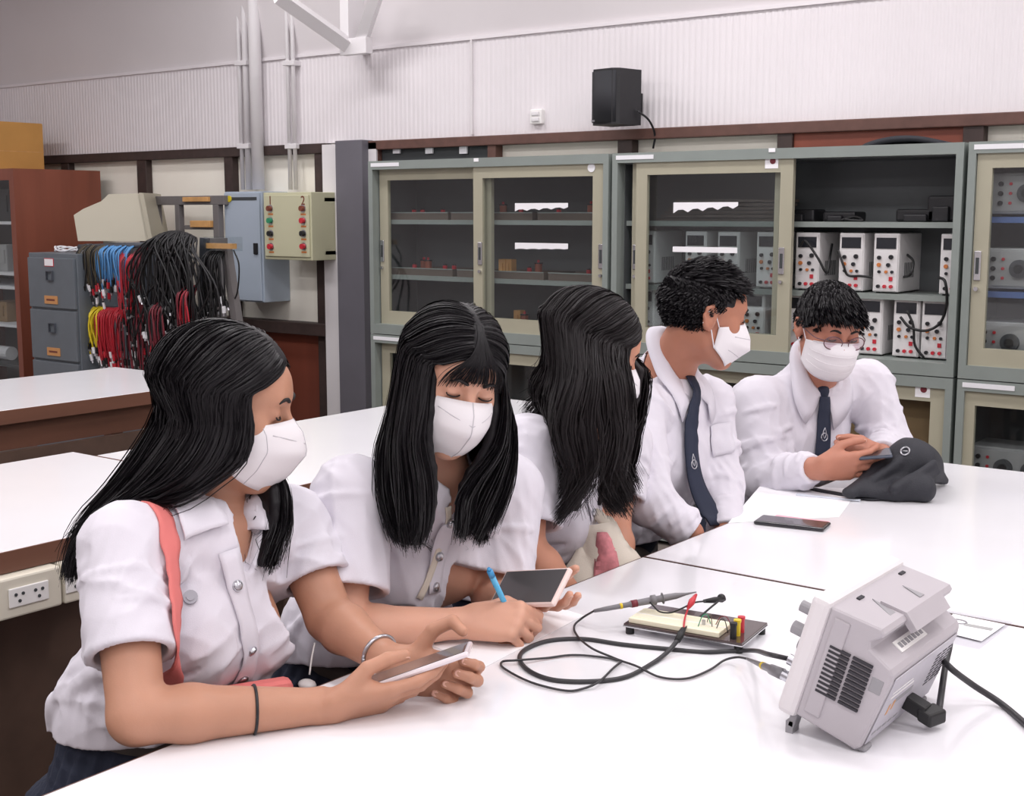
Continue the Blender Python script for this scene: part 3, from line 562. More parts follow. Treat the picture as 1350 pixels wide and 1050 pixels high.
# brown wood cabinet
yL = 4.55; xr = aty(138, 300, yL + .35)[0]; xl_ = aty(25, 300, yL)[0]; zt_ = aty(25, 222, yL)[2]
t = thing('wooden_bookcase', (xl_ - .6, yL, 0), 'reddish brown wooden bookcase with glass front below the yellow carton', 'bookcase')
x0 = xl_ - 1.2; yR = yL + .42; th = .03
part('side_panel', 'wood_red', t, ((xl_ - th, yL, 0), (xl_, YW - .1, zt_))); part('side_panel', 'wood_red', t, ((x0, yL, 0), (x0 + th, YW - .1, zt_)))
part('top_panel', 'wood_red', t, ((x0 + th, yL, zt_ - th), (xl_ - th, YW - .1, zt_))); part('back_panel', 'cabin', t, ((x0 + th, YW - .12, 0), (xl_ - th, YW - .1, zt_ - th)))
part('door_frame', 'wood_red', t, ((xl_ - .05, yL - .02, .06), (xl_ - .0, yL, zt_ - .0)), ((x0, yL - .02, zt_ - .07), (xl_ - .05, yL, zt_)))
part('glass_pane', 'glass', t, ((x0 + .05, yL - .012, .1), (xl_ - .05, yL - .008, zt_ - .07)))
for py in (292, 358, 376, 425): z = aty(8, py, yL + .1)[2]; part('shelf', 'paper2', t, ((x0 + th, yL + .02, z - .018), (xl_ - th, YW - .12, z)))
for px, py, w_, h_, m, nm, lab in ((12, 350, .06, .17, 'genc', 'instrument_box', 'grey instrument on a shelf of the wooden bookcase'), (8, 420, .09, .13, 'carton2', 'small_carton', 'brown carton on a lower shelf of the wooden bookcase'), (14, 286, .08, .2, 'black', 'black_case', 'black case on the upper shelf of the wooden bookcase')):
    z = {350: 358, 420: 425, 286: 292}[py]; z = aty(8, z, yL + .1)[2]; x = aty(px, py, yL + .15)[0]; b = MB(); b.box((x - w_, yL + .1, z), (x + w_, yL + .3, z + h_), None, .006); b.box((x - w_ * .7, yL + .092, z + h_ * .3), (x + w_ * .7, yL + .1, z + h_ * .8)); tag(b.build(nm, m), lab, 'box')
x = aty(14, 475, yL + .2)[0]; z = .55; b = MB(); b.cyl((x - .3, yL + .15, z), (x + .1, yL + .15, z), .045, None, 16); tag(b.build('paper_roll', 'paper2'), 'rolled white paper low in the wooden bookcase', 'roll'); part('shelf', 'darkcab', t, ((x0 + th, yL + .02, z - .065), (xl_ - th, YW - .12, z - .045)))
# carton on top
c0 = aty(58, 222, yL + .05); ztop = aty(30, 160, yL + .1)[2]; t = thing('yellow_carton', (c0[0] - .4, yL + .05, zt_), 'large yellow-brown carton on top of the wooden bookcase', 'carton')
xk = aty(58, 200, 5.0)[0]; MB().box((xk - .6, yL + .02, zt_), (xk, 5.0, aty(58, 163, 5.0)[2]), None, .006).build('carton_body', 'carton', t); part('tape', 'honey', t, ((xk - .002, yL + .018, zt_ + .12), (xk + .001, 5.0, zt_ + .125)))
# filing cabinet
yF = 4.25; x0, x1 = aty(41, 400, yF)[0], aty(104, 400, yF)[0]; zF = aty(70, 334, yF)[2]
t = thing('filing_cabinet', ((x0 + x1) / 2, yF, 0), 'blue-grey four-drawer steel filing cabinet with orange label holders', 'filing cabinet')
MB().box((x0, yF, 0), (x1, yF + .38, zF), None, .004).build('carcass', 'filing', t)
hz = (zF - .06) / 4
for i in range(4):
    z = .04 + i * hz; o = part('drawer', 'filing', t, ((x0 + .012, yF - .018, z + .006), (x1 - .012, yF + .001, z + hz - .006)), bev=.004); xm_ = (x0 + x1) / 2
    part('label_holder', 'brass', o, ((xm_ - .06, yF - .024, z + .03), (xm_ + .03 + .03, yF - .017, z + .075))); part('label_text', 'panel_red', o, ((xm_ - .04, yF - .0245, z + .047), (xm_ + .04, yF - .0238, z + .058)))
    b = MB(); b.box((xm_ - .03, yF - .03, z + .16), (xm_ + .03, yF - .018, z + .165)); b.box((xm_ - .03, yF - .03, z + .21), (xm_ + .03, yF - .018, z + .215)); b.box((xm_ - .03, yF - .03, z + .165), (xm_ - .025, yF - .018, z + .21)); b.box((xm_ + .025, yF - .03, z + .165), (xm_ + .03, yF - .018, z + .21)); b.build('pull', 'fildark', o)
    if i == 3: part('red_edged_label', 'paper', o, ((xm_ - .045, yF - .022, z + hz - .05), (xm_ + .035, yF - .018, z + hz - .012))); part('label_border', 'red', o, ((xm_ - .049, yF - .0205, z + hz - .054), (xm_ + .039, yF - .0175, z + hz - .008)))
b = MB(); c = aty(80, 327, yF + .1); pts = [(c[0] + .12 * math.cos(a) * (1 + .1 * math.sin(3 * a)), yF + .15 + .05 * math.sin(a), zF + .008 + .012 * (1 + math.sin(2.3 * a))) for a in np.linspace(0, 12, 60)]; b.tube(pts, .005, None, 6); tag(b.build('coiled_wire', 'paper2'), 'loose coil of pale wire on top of the filing cabinet', 'wire')
# crt monitor seen from the side, its screen turned away
yM = 4.7; pm = aty(150, 322, yM); dM = -(RC.T @ (pm - O))[2]; e0 = unit(V(1, 0, 0) * A(1, 1, 0)); e2 = np.cross(A(0, 0, 1), e0); e2 = e2 if e2[1] > 0 else -e2
t = thing('crt_monitor', pm, 'bulky beige cathode-ray monitor beside the wooden bookcase', 'monitor'); ppm = F / dM
q2_ = lambda px, py: ((px - 150) / ppm, (322 - py) / ppm)
MB().prism([q2_(*p) for p in ((103, 318), (99, 284), (112, 276), (136, 266), (146, 257), (186, 256), (196, 318))], pm, [e0, A(0, 0, 1), e2], .34).build('casing', 'crt', t)
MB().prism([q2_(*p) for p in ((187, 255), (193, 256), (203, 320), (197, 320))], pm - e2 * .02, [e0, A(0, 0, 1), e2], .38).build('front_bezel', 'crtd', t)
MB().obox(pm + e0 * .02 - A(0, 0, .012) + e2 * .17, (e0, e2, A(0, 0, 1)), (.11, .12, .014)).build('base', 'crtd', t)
b = MB(); b.obox(pm + e0 * .0 - A(0, 0, .040) + e2 * .17, (e0, e2, A(0, 0, 1)), (.17, .20, .014))
for sx in (-.15, .15): c_ = pm + e0 * sx + e2 * .17; b.obox(A(c_[0], c_[1], (c_[2] - .054) / 2), (e0, e2, A(0, 0, 1)), (.018, .15, (c_[2] - .054) / 2))
tag(b.build('monitor_stand', 'fildark'), 'dark steel stand carrying the beige monitor', 'stand')
# wooden ladder-like rack
yD = 5.0; t = thing('trestle_rack', aty(250, 400, yD), 'grey painted wooden trestle rack with bare wood rungs against the wall', 'trestle')
def slab(name, m, p0, p1, y=yD, d=.05): a, c = aty(*p0, y), aty(*p1, y); return part(name, m, t, ((a[0], y, min(a[2], c[2])), (c[0], y + d, max(a[2], c[2]))), bev=.003)
slab('top_rail', 'rack', (198, 259), (295, 270)); slab('upright', 'rack', (203, 270), (214, 470), d=.04); slab('upright', 'rack', (230, 270), (243, 480), d=.04); slab('upright', 'rack', (280, 270), (294, 480), d=.04)
slab('cross_rail', 'rack', (243, 297), (280, 303), d=.03); slab('rung', 'honey', (240, 260), (274, 266), yD - .02, .02); slab('rung', 'honey', (250, 291), (277, 300), yD - .02, .03)
# electric boxes
t = thing('electric_cabinet', aty(330, 330, YW - .2), 'tall pale blue-grey electrical cabinet fixed on the wall', 'electrical cabinet')
yE = YW - .2; a, c = aty(296, 253, yE), aty(349, 399, yE); zE0, zE1 = aty(345, 399, yE)[2], a[2]
part('case', 'ebox', t, ((a[0], yE, zE0), (c[0], YW - .0, zE1)), bev=.004); part('door_leaf', 'ebox', t, ((a[0] + .008, yE - .012, zE0 + .008), (c[0] - .012, yE, zE1 - .008)), bev=.003)
part('name_strip', 'darkcab', t, ((a[0] + .02, yE - .0135, zE1 - .05), (c[0] - .03, yE - .012, zE1 - .032))); cc = aty(305, 262, yE); MB().cyl((cc[0], yE - .018, zE1 - .041), (cc[0], yE - .012, zE1 - .041), .018, None, 14).build('warning_badge', 'wire', t)
cc = aty(340, 328, yE); part('lock_handle', 'black', t, ((cc[0] - .016, yE - .022, cc[2] - .032), (cc[0] + .016, yE - .012, cc[2] + .032)), bev=.003)
cable('earth_wire', [aty(317, 399, yE + .1), aty(318, 430, yE + .12), aty(318, 470, yE + .15)], .006, 'scoped', 'thin dark wire hanging below the blue-grey electrical cabinet')
yK = YW - .26; a, c = aty(347, 254, yK), aty(412, 344, yK); zk0, zk1 = c[2], a[2]
t = thing('control_box', ((a[0] + c[0]) / 2, yK, zk0), 'cream control box with two columns of coloured buttons on the wall', 'control box')
part('case', 'cbox', t, ((a[0], yK, zk0), (c[0], YW - .05, zk1)), bev=.004); part('lid', 'cbox', t, ((a[0] + .012, yK - .01, zk0 + .018), (c[0] - .012, yK, zk1 - .016)), bev=.003); b = MB(); b.box((c[0] - .0, yK + .1, zk0 + .03), (xcol0 - .0, yK + .2, zk0 + .05)); b.box((c[0] - .0, yK + .1, zk1 - .05), (xcol0 - .0, yK + .2, zk1 - .03)); b.build('bracket', 'cbox', t)
for cxp, num, cols in ((359, '1', ('panel_red', 'green', 'black', 'red')), (402, '2', ('panel_red', 'red', 'black', 'red'))):
    xx = aty(cxp, 300, yK)[0]; text(num, 'painted_number', 'panel_red', t, (xx, yK - .0115, aty(cxp, 265, yK)[2]), (A(1, 0, 0), A(0, 0, 1), A(0, -1, 0)), .07)
    for py, m in zip((275, 291, 308, 325), cols):
        z = aty(cxp, py, yK)[2]; MB().cyl((xx, yK - .014, z), (xx, yK - .01, z), .021, 'silver', 16).cyl((xx, yK - .032, z), (xx, yK - .014, z), .015, m, 14).build('push_button', None, t); part('button_label', 'amber', t, ((xx - .02, yK - .011, z - .036), (xx + .02, yK - .0098, z - .027)))
# cable rack with hanging leads
yH = 4.35
t = thing('cable_rack', aty(200, 330, yH), 'dark grey steel frame hung with bunches of test leads', 'rack')
def bar(name, p0, p1, r, y0=yH, y1=None, m='fildark'): MB().tube([aty(*p0, y0), aty(*p1, y0 if y1 is None else y1)], r, None, 6).build(name, m, t)
bar('top_bar', (105, 326), (232, 322), .018); bar('hook_bar', (120, 405), (270, 410), .010)
def post(name, p0, p1, w, m='fildark'):
    a, c = aty(*p0, yH), aty(*p1, yH); a, c = (a, c) if a[2] > c[2] else (c, a); d = unit(c - a); a2 = c + d * (c[2] / max(-d[2], .2)); MB().obox((a + a2) / 2, (d, A(0, 1, 0), np.cross(d, A(0, 1, 0))), (np.linalg.norm(a2 - a) / 2, .02, w)).build(name, m, t)
post('post', (119, 322), (109, 500), .015); post('post', (272, 314), (268, 500), .028); post('post', (298, 325), (312, 420), .022, 'rack')
part('back_plate', 'fildark', t, (aty(118, 330, yH + .25), aty(240, 520, yH + .27)))
o = part('wooden_peg_block', 'rack', t, (aty(268, 326, yH - .0), aty(300, 314, yH + .1))); a = aty(278, 330, yH - .02); c = aty(312, 316, yH - .02)
part('rung', 'honey', t, (A(a[0], yH - .05, a[2] + .01), A(c[0], yH - .02, c[2] - .02))); b = MB(); c_ = aty(308, 322, yH - .03); b.obox(c_ - A(.08, 0, 0), np.eye(3), (.1, .04, .035)); b.build('clear_tray', 'glass', t)
NLEAD = 0
def leads(px0, px1, py, ptip, n, mats_, y, spread, r, grp, lab, labs=None, loop=True, drop_var=.4, arch=0):
    for i in range(n):
        q = (i + random.random() * .8) / n; p = aty(px0 + (px1 - px0) * q, py - arch * 4 * q * (1 - q), y); L = p[2] - aty(px0, ptip, y)[2]; L *= 1 + drop_var * (random.random() - .7)
        w = spread * (.4 + random.random()); yo = -.02 - .05 * random.random(); j = lambda: (random.random() - .5) * spread * 1.5
        if loop: pts = [p + A(-w * .7 + j(), yo + .01, -L * (.85 + .15 * random.random())), p + A(-w * .6 + j(), yo, -L * .5), p + A(-w * .3, yo, -L * .12), p + A(0, .0, .012), p + A(w * .3, yo, -L * .12), p + A(w * .6 + j(), yo - .01, -L * .5), p + A(w * .6 + j(), yo, -L)]
        m = random.choice(mats_); b = MB(); b.tube(spline(pts, 5), r * .82, m, 5)
        for e, e2 in ((pts[0], pts[1]), (pts[-1], pts[-2])):
            d = unit(e - e2); b.cyl(e, e + d * .035, r * 1.6, random.choice(['rubberb', 'paper2', 'red' if m != 'wirek' else 'rubberb']), 6); b.cyl(e + d * .035, e + d * .05, r * 1.0, 'silver', 5)
        o = b.build('test_lead', None); tag(o, lab, 'test lead', grp)
leads(112, 142, 325, 392, 14, ['wireo', 'wirek', 'wireo'], yH, .03, .0045, 'olive test leads at the filing cabinet end', 'thin dark olive test lead at the filing cabinet end of the rack')
leads(140, 180, 326, 380, 20, ['wirebl', 'wirebl', 'wirebl'], yH, .025, .006, 'blue test leads on the top bar', 'blue test lead hooked over the top bar of the rack')
leads(158, 186, 335, 425, 12, ['wirer', 'wiret', 'wirer'], yH - .02, .02, .0045, 'crimson leads below the blue ones', 'short crimson test lead among the blue ones')
leads(180, 198, 328, 450, 12, ['wiret', 'wirek', 'wiret'], yH, .03, .0045, 'maroon leads next to the black bunch', 'thin maroon test lead beside the big black bunch')
leads(120, 140, 407, 460, 13, ['wire'], yH, .03, .006, 'yellow leads on the lower bar', 'bright yellow test lead on the lower bar of the rack')
leads(136, 160, 408, 478, 16, ['wirer', 'wirer', 'wirer'], yH, .03, .0055, 'red leads beside the yellow ones', 'bright red test lead on the lower bar beside the yellow ones')
leads(158, 205, 410, 488, 26, ['wiret', 'wirek', 'wirer', 'wiret'], yH, .03, .005, 'mixed leads on the lower bar', 'maroon, red or black test lead on the lower bar below the crimson ones')
leads(202, 260, 318, 440, 46, ['wirek'], yH - .08, .16, .0065, 'big bunch of black leads', 'long black test lead in the big bunch arched over the rack', drop_var=.6, arch=10)
leads(245, 262, 380, 455, 14, ['wiret', 'wirek', 'wirer'], yH - .1, .03, .0055, 'maroon leads under the black bunch', 'dark red test lead hanging below the far side of the black bunch')
leads(205, 225, 400, 470, 14, ['wirek', 'wiret'], yH - .1, .03, .005, 'dark leads under the black bunch', 'dark test lead hanging below the near side of the black bunch')
leads(277, 300, 332, 412, 16, ['wirek'], yH - .0, .04, .0055, 'black leads beside the electrical cabinet', 'black test lead hanging between the two rack posts by the electrical cabinet')
cable('black_flex', [aty(308, 330, yH - .04), aty(315, 350, yH - .04), aty(313, 385, yH - .02), aty(306, 400, yH)], .004, 'rubberb', 'single thin black flex dangling in front of the electrical cabinet')

# ================================================================ tables
def table(x0, x1, y0, y1, lab, legs=True, apron='wood_under', edge='edge', th=.028):
    t = thing('lab_table', ((x0 + x1) / 2, (y0 + y1) / 2, 0), lab, 'table')
    b = MB(); b.box((x0 + .004, y0 + .004, TZ - .006), (x1 - .004, y1 - .004, TZ), None, .001); b.build('laminate_top', 'table', t)
    part('edged_board', edge, t, ((x0, y0, TZ - th), (x1, y1, TZ - .0012)))
    part('apron', apron, t, ((x0 + .05, y0 + .112, TZ - th - .1), (x0 + .07, y1 - .112, TZ - th)), ((x1 - .07, y0 + .112, TZ - th - .1), (x1 - .05, y1 - .112, TZ - th)), ((x0 + .112, y0 + .05, TZ - th - .1), (x1 - .112, y0 + .07, TZ - th)), ((x0 + .112, y1 - .07, TZ - th - .1), (x1 - .112, y1 - .05, TZ - th)))
    for sx in (x0 + .08, x1 - .08):
        for sy in (y0 + .08, y1 - .08): part('leg', apron, t, ((sx - .03, sy - .03, 0), (sx + .03, sy + .03, TZ - th)), bev=.004)
    return t
XE = -1.318; YS = 2.160
def table_main(y0, y1, lab): return table(XE, .35, y0, y1, lab)
table_main(.42, YS - .002, 'white topped lab table with the oscilloscope and breadboard on it'); table_main(YS + .002, 3.50, 'white topped lab table with the black bag lying on it')
XA1, XA0 = -2.362, -3.22
table(XA0, XA1, -.3, 2.148, 'white topped table with socket boxes along its edge, behind the student with the coral strap', edge='wood_table', th=.045)
table(-3.12, XA1, 2.152, 3.75, 'white topped table between the grey pillar and the student writing', edge='wood_table', th=.045)
tb = table(-4.87, -4.09, 1.2, 3.48, 'white topped brown table in front of the filing cabinet', edge='wood_table', apron='wood_table', th=.05)
part('side_board', 'wood_under', tb, ((-4.12, 1.3, .2), (-4.10, 3.4, TZ - .15)))
# sockets along table A
ya = [atx(p, 750, XA1)[1] for p in (2, 77, 80, 96)]
for i, (p0, p1, lab) in enumerate(((-60, 76, 'cream socket box with two outlets under the table edge'), (79, 130, 'cream socket box half hidden behind the long hair'))):
    a, c = atx(p0, 735 if i == 0 else 730, XA1 + .02), atx(p1, 735, XA1 + .02); z1 = TZ - .047; z0 = z1 - .085; y0, y1 = a[1], c[1]
    if i == 0: y0 = y1 - .155
    t = thing('socket_box', (XA1 + .01, (y0 + y1) / 2, z0), lab, 'socket')
    MB().box((XA1 - .03, y0, z0), (XA1 + .03, y1, z1), None, .005).build('box_body', 'socket', t)
    ym = (y0 + y1) / 2
    MB().box((XA1 + .03, ym - .045, (z0 + z1) / 2 - .02), (XA1 + .034, ym + .045, (z0 + z1) / 2 + .02), None, .002).build('outlet_plate', 'socketw', t)
    b = MB()
    for dy in (-.022, .022):
        for ddy, dz in ((-.008, .006), (.008, .006), (0, -.008)): b.cyl((XA1 + .033, ym + dy + ddy, (z0 + z1) / 2 + dz), (XA1 + .0355, ym + dy + ddy, (z0 + z1) / 2 + dz), .0036, None, 8)
    b.build('pin_holes', 'darkcab', t)
part_ = MB(); part_.box((XA1 - .16, .3, 0), (XA1 - .13, 2.06, TZ - .16)); tag(part_.build('under_table_board', 'wood_under'), 'dark brown cupboard board under the table with the sockets', 'board')  # dark board put in to cover floor that came out too bright
part_ = MB(); part_.box((XA1 - .16, 2.26, 0), (XA1 - .13, 3.55, TZ - .16)); tag(part_.build('under_table_board', 'wood_under'), 'dark brown cupboard board under the table by the grey pillar', 'board')
# stools
def stool(x, y, lab, z=.45):
    t = thing('wooden_stool', (x, y, 0), lab, 'stool')
    t['label'] = lab
    MB().box((x - .16, y - .16, z - .035), (x + .16, y + .16, z), None, .01).build('seat', 'wood_table', t)
    for sx in (-1, 1):
        for sy in (-1, 1): MB().obox((x + sx * .135, y + sy * .135, (z - .035) / 2), (A(1, 0, 0), A(0, 1, 0), A(0, 0, 1)), (.018, .018, (z - .035) / 2)).build('leg', 'wood_dark', t)
    b = MB()
    for sx in (-1, 1): b.box((x + sx * .135 - .01, y - .12, .14), (x + sx * .135 + .01, y + .12, .17)); b.box((x - .12, y + sx * .135 - .01, .2), (x + .12, y + sx * .135 + .01, .23))
    b.build('stretcher', 'wood_dark', t)

c = atz(62, 842, .45); stool(XA1 + .22, c[1] + .05, 'reddish wooden stool pushed beside the table with the sockets')
# ================================================================ people
def frame(fwd, up=(0, 0, 1)):
    f = unit(fwd); r = unit(np.cross(f, up)); return np.array([r, f, np.cross(r, f)])       # rows: right, forward, up
def rot(v, k, a): k = unit(k); return v * math.cos(a) + np.cross(k, v) * math.sin(a) + k * np.dot(k, v) * (1 - math.cos(a))
FL = ((.040, .024, .020), (.044, .028, .021), (.041, .026, .020), (.033, .019, .018))
FR = (.0085, .0088, .0083, .0072)
def hand(vol, w, d, n, side, curls, spread=(4, 1, -3, -7), thumb=((.5, .75, .35), (.8, .35, .5), (.9, .1, .45)), sc=1.0, nails=None):
    """w wrist, d direction wrist -> knuckles, n palm normal, curls: 4 x (mcp, pip, dip) in degrees"""
    d = unit(d); n = unit(n - d * np.dot(n, d)); t = np.cross(d, n) * (1 if side == 'R' else -1); tips = []
    bs = (.027, .009, -.009, -.026); pl = (.088, .090, .085, .078)
    for i in range(4):
        k = w + sc * (d * pl[i] + t * bs[i]); vol.add(rc(w + sc * (t * bs[i] * .62 + d * .012), k, .0145 * sc, .0108 * sc, n, .92), .014 * sc)
    vol.add(rc(w + sc * (d * .02 + t * .014 + n * .006), w + sc * (d * .062 + t * .022 + n * .008), .015 * sc, .012 * sc), .012 * sc)
    vol.add(rc(w + sc * (d * .02 - t * .018 + n * .005), w + sc * (d * .06 - t * .024 + n * .005), .013 * sc, .010 * sc), .012 * sc)
    for i in range(4):
        p = w + sc * (d * pl[i] + t * bs[i]); a = 0; sp = math.radians(spread[i]); dd = unit(d * math.cos(sp) + t * math.sin(sp)); ax = np.cross(dd, n); r = FR[i] * sc
        for j in range(3):
            a += math.radians(curls[i][j]); v = unit(dd * math.cos(a) + n * math.sin(a)); q = p + v * FL[i][j] * sc
            vol.add(rc(p, q, r * (1.08 - .1 * j), r * (1.0 - .1 * j)), .0028 * sc if j else .006 * sc); p = q
        out = unit(-dd * math.sin(a) * -1 * -1 + 0 * n) if False else unit(np.cross(np.cross(v, n if abs(np.dot(v, n)) < .95 else -dd), v)) * -1
        nv = unit(-(n * math.cos(a) - dd * math.sin(a))); tips.append((q, v, nv, r))
        if nails is not None: nails.append((q - v * .001 + nv * r * .62, v, nv, .0058 * sc))
    p = w + sc * (d * .028 + t * .024 + n * .008); rr = .0125 * sc; prev = None
    for j, (L, tv) in enumerate(zip((.042, .032, .026), thumb)):
        v = unit(d * tv[0] + t * tv[1] + n * tv[2]); q = p + v * L * sc; r0, r1 = ((.0135, .0108), (.0105, .0098), (.0098, .0080))[j]
        vol.add(rc(p, q, r0 * sc, r1 * sc), .009 * sc if j == 0 else .003 * sc); p = q
    nv = unit(-n - v * np.dot(-n, v)); tips.append((q, v, nv, .009))
    if nails is not None: nails.append((q - v * .001 + nv * .0058 * sc, v, nv, .0072 * sc))
    return tips
def head_skin(vol, C, Rh, sc=1.0, male=False, ears=True):
    L = lambda x, y, z: C + sc * (Rh[0] * x + Rh[1] * y + Rh[2] * z)
    E = lambda c, r: ell(L(*c), A(*r) * sc, Rh)
    vol.add(E((0, -.014, .036), (.076, .094, .086)), .01)
    vol.add(E((0, .022, -.022), (.062, .066, .080)), .03); vol.add(E((0, .048, .046), (.056, .0445, .046)), .02)
    vol.add(rc(L(-.048, .0, -.055), L(-.012, .066, -.092), .018 * sc, .016 * sc), .03); vol.add(rc(L(.048, .0, -.055), L(.012, .066, -.092), .018 * sc, .016 * sc), .03)
    vol.add(E((0, .072, -.092), (.021, .017, .016)), .02)
    vol.add(rc(L(-.028, .077, .034), L(.028, .077, .034), .011 * sc), .016)                       # brow
    for q in (-1, 1):
        vol.add(E((q * .044, .052, -.012), (.022, .022, .022)), .02)                            # cheekbone
        vol.sub(E((q * .031, .094, .015), (.019, .013, .013)), .012)                            # eye socket
        vol.add(E((q * .031, .0745, .016), (.0158, .0128, .0128)), .003)                        # closed lid
    vol.add(rc(L(0, .084, .024), L(0, .106, -.013), .0065 * sc, .0095 * sc), .008)               # nose
    for q in (-1, 1): vol.add(E((q * .011, .095, -.017), (.0075, .010, .0075)), .005)
    vol.add(E((0, .086, -.044), (.022, .008, .006)), .006); vol.add(E((0, .084, -.054), (.019, .009, .007)), .005)   # lips
    if ears:
        for q in (-1, 1):
            e0 = lambda y, z, x=.082: L(q * x, y, z)
            vol.add(ell(L(q * .078, -.014, .0), A(.009, .017, .031) * sc, np.array([unit(Rh[0] - q * .25 * Rh[1]), unit(Rh[1] + q * .25 * Rh[0]), Rh[2]])), .006)
            pts = [e0(-.004, .018), e0(-.014, .030, .084), e0(-.028, .022, .087), e0(-.031, .003, .086), e0(-.024, -.016, .084), e0(-.010, -.027, .081)]
            for a, b in zip(pts, pts[1:]): vol.add(rc(a, b, .0042 * sc), .004)
            vol.sub(ell(L(q * .090, -.014, .006), A(.008, .009, .014) * sc, Rh), .004)
    return L
def face_bits(root, vol, L, Rh, sc, skin, brow=True, open_=0):
    for q in (-1, 1):
        c = L(q * .031, .0745, .016)
        a = np.linspace(-1.0, 1.0, 9); pts = [c + sc * (Rh[0] * .0155 * math.sin(t) + Rh[1] * (.0138 * math.cos(t * .8)) + Rh[2] * (-.0052 - .003 * math.cos(t * 1.4) + (.002 if t * q > .8 else 0))) for t in a]
        MB().tube(vol.out(np.array(pts), .0002), np.linspace(.0009, .0009, 9) * sc * (1 + .6 * np.cos(a)), None, 5).build('eyelash', 'lash', root)
        if open_:
            MB().ball(L(q * .031, .0765, .0125), (.0105 * sc, .0115 * sc, .0065 * sc), None, Rh, 8).build('eyeball', 'eyew', root); MB().ball(L(q * .031 + .002, .0845, .012), (.0055 * sc, .0042 * sc, .0052 * sc), None, Rh, 6).build('iris', 'iris', root)
        if brow:
            pts = vol.snap([L(q * x, .095, z) for x, z in ((.014, .034), (.024, .0385), (.034, .040), (.044, .037), (.051, .031))], .0004)
            MB().tube(spline(pts, 3), np.array([.0022, .0032, .0034, .0034, .0034, .003, .003, .0028, .0025, .002, .0018, .0014, .0008])[:13] * sc, None, 6).build('eyebrow', 'lash', root)
def face_mask(root, L, kind, sc=1.0, loops=True, ear=True):
    """kind: beak (vertical centre weld), boat (horizontal fold), pleat (surgical)"""
    I, J = 15, 25; P = np.zeros((I, J, 3))
    for i in range(I):
        v = i / (I - 1)                                  # 0 bottom .. 1 top
        if kind == 'beak': yc = np.interp(v, (0, .25, .6, .85, 1), (.082, .112, .134, .122, .103)); zc_ = np.interp(v, (0, .5, 1), (-.111, -.052, .008)); zs = np.interp(v, (0, 1), (-.074, -.012)); p = 1.35; hw = .071; ys = .030
        elif kind == 'boat': yc = np.interp(v, (0, .3, .5, .75, 1), (.080, .112, .136, .128, .105)); zc_ = np.interp(v, (0, .5, 1), (-.110, -.054, .008)); zs = np.interp(v, (0, 1), (-.066, -.016)); p = 1.35; hw = .073; ys = .016
        else: yc = np.interp(v, (0, .2, .5, .8, 1), (.092, .110, .118, .118, .104)) + .002 * (math.sin(v * 19) > 0); zc_ = np.interp(v, (0, .5, 1), (-.112, -.052, .008)); zs = np.interp(v, (0, 1), (-.078, -.018)); p = 1.9; hw = .073; ys = .022
        for j in range(J):
            u = -1 + 2 * j / (J - 1); k = abs(u) ** p; x = hw * math.copysign(abs(math.sin(u * PI / 2)) ** .92, u) if u else 0
            P[i, j] = L(x, yc * (1 - k) + ys * k, zc_ * (1 - k) + zs * k)
    o = MB().grid(P, thick=.0025).build('face_mask', 'mask', root)
    if kind == 'beak':
        MB().tube(P[:, J // 2] + 0, .0009, None, 5).build('centre_weld', 'crease', o)
        for jj in (J // 2 + 7, J // 2 - 7): MB().tube(P[:, jj], .0007, None, 5).build('side_weld', 'crease', o)
        MB().tube(spline([P[-3, J // 2 - 6], P[-4, J // 2 - 3], P[-5, J // 2]], 4), .0009, None, 5).tube(spline([P[-3, J // 2 + 6], P[-4, J // 2 + 3], P[-5, J // 2]], 4), .0009, None, 5).build('nose_crease', 'crease', o)
    elif kind == 'boat':
        for ii, w in ((4, 4), (10, 4)): MB().tube(P[ii, w:J - w], .0008, None, 5).build('fold_line', 'crease', o)
    else:
        for ii in (4, 7, 10): MB().tube(P[ii, 2:J - 2] , .0009, None, 5).build('pleat', 'mask', o)
        MB().tube(P[-1, 3:J - 3], .0016, None, 5).build('hem', 'mask', o)
    if loops:
        for jj, q in ((0, -1), (J - 1, 1)):
            for ii, z in ((I - 1, .018), (0, -.022)): MB().tube(spline([P[ii, jj], (P[ii, jj] + L(q * .080, -.006, z)) / 2 + 0, L(q * .081, -.008, z), L(q * .083, -.03, z * .6)], 4), .0014, None, 6).build('ear_loop', 'mask', o)
    return o
def folds(seed, amp=.004, freq=95, axis=(0, 0, 1)):
    r = np.random.default_rng(seed); K = [(r.normal(size=3) * A(1, 1, .42) * freq * (.55 + .5 * i), r.random() * 6, r.normal(size=3) * freq * .45) for i in range(4)]
    def f(P):
        o = 0
        for i, (k, ph, m_) in enumerate(K):
            w = P @ k + ph + 1.5 * np.sin(P @ m_ + ph); o = o + (1 - np.abs(np.sin(w * .5)) ** .8 - .35) * (.75 ** i)
        g = .5 + .5 * np.sin(P @ (K[0][2] * .6) + 1.3 + seed)
        return amp * o * (.35 + .65 * g) * .7
    return f
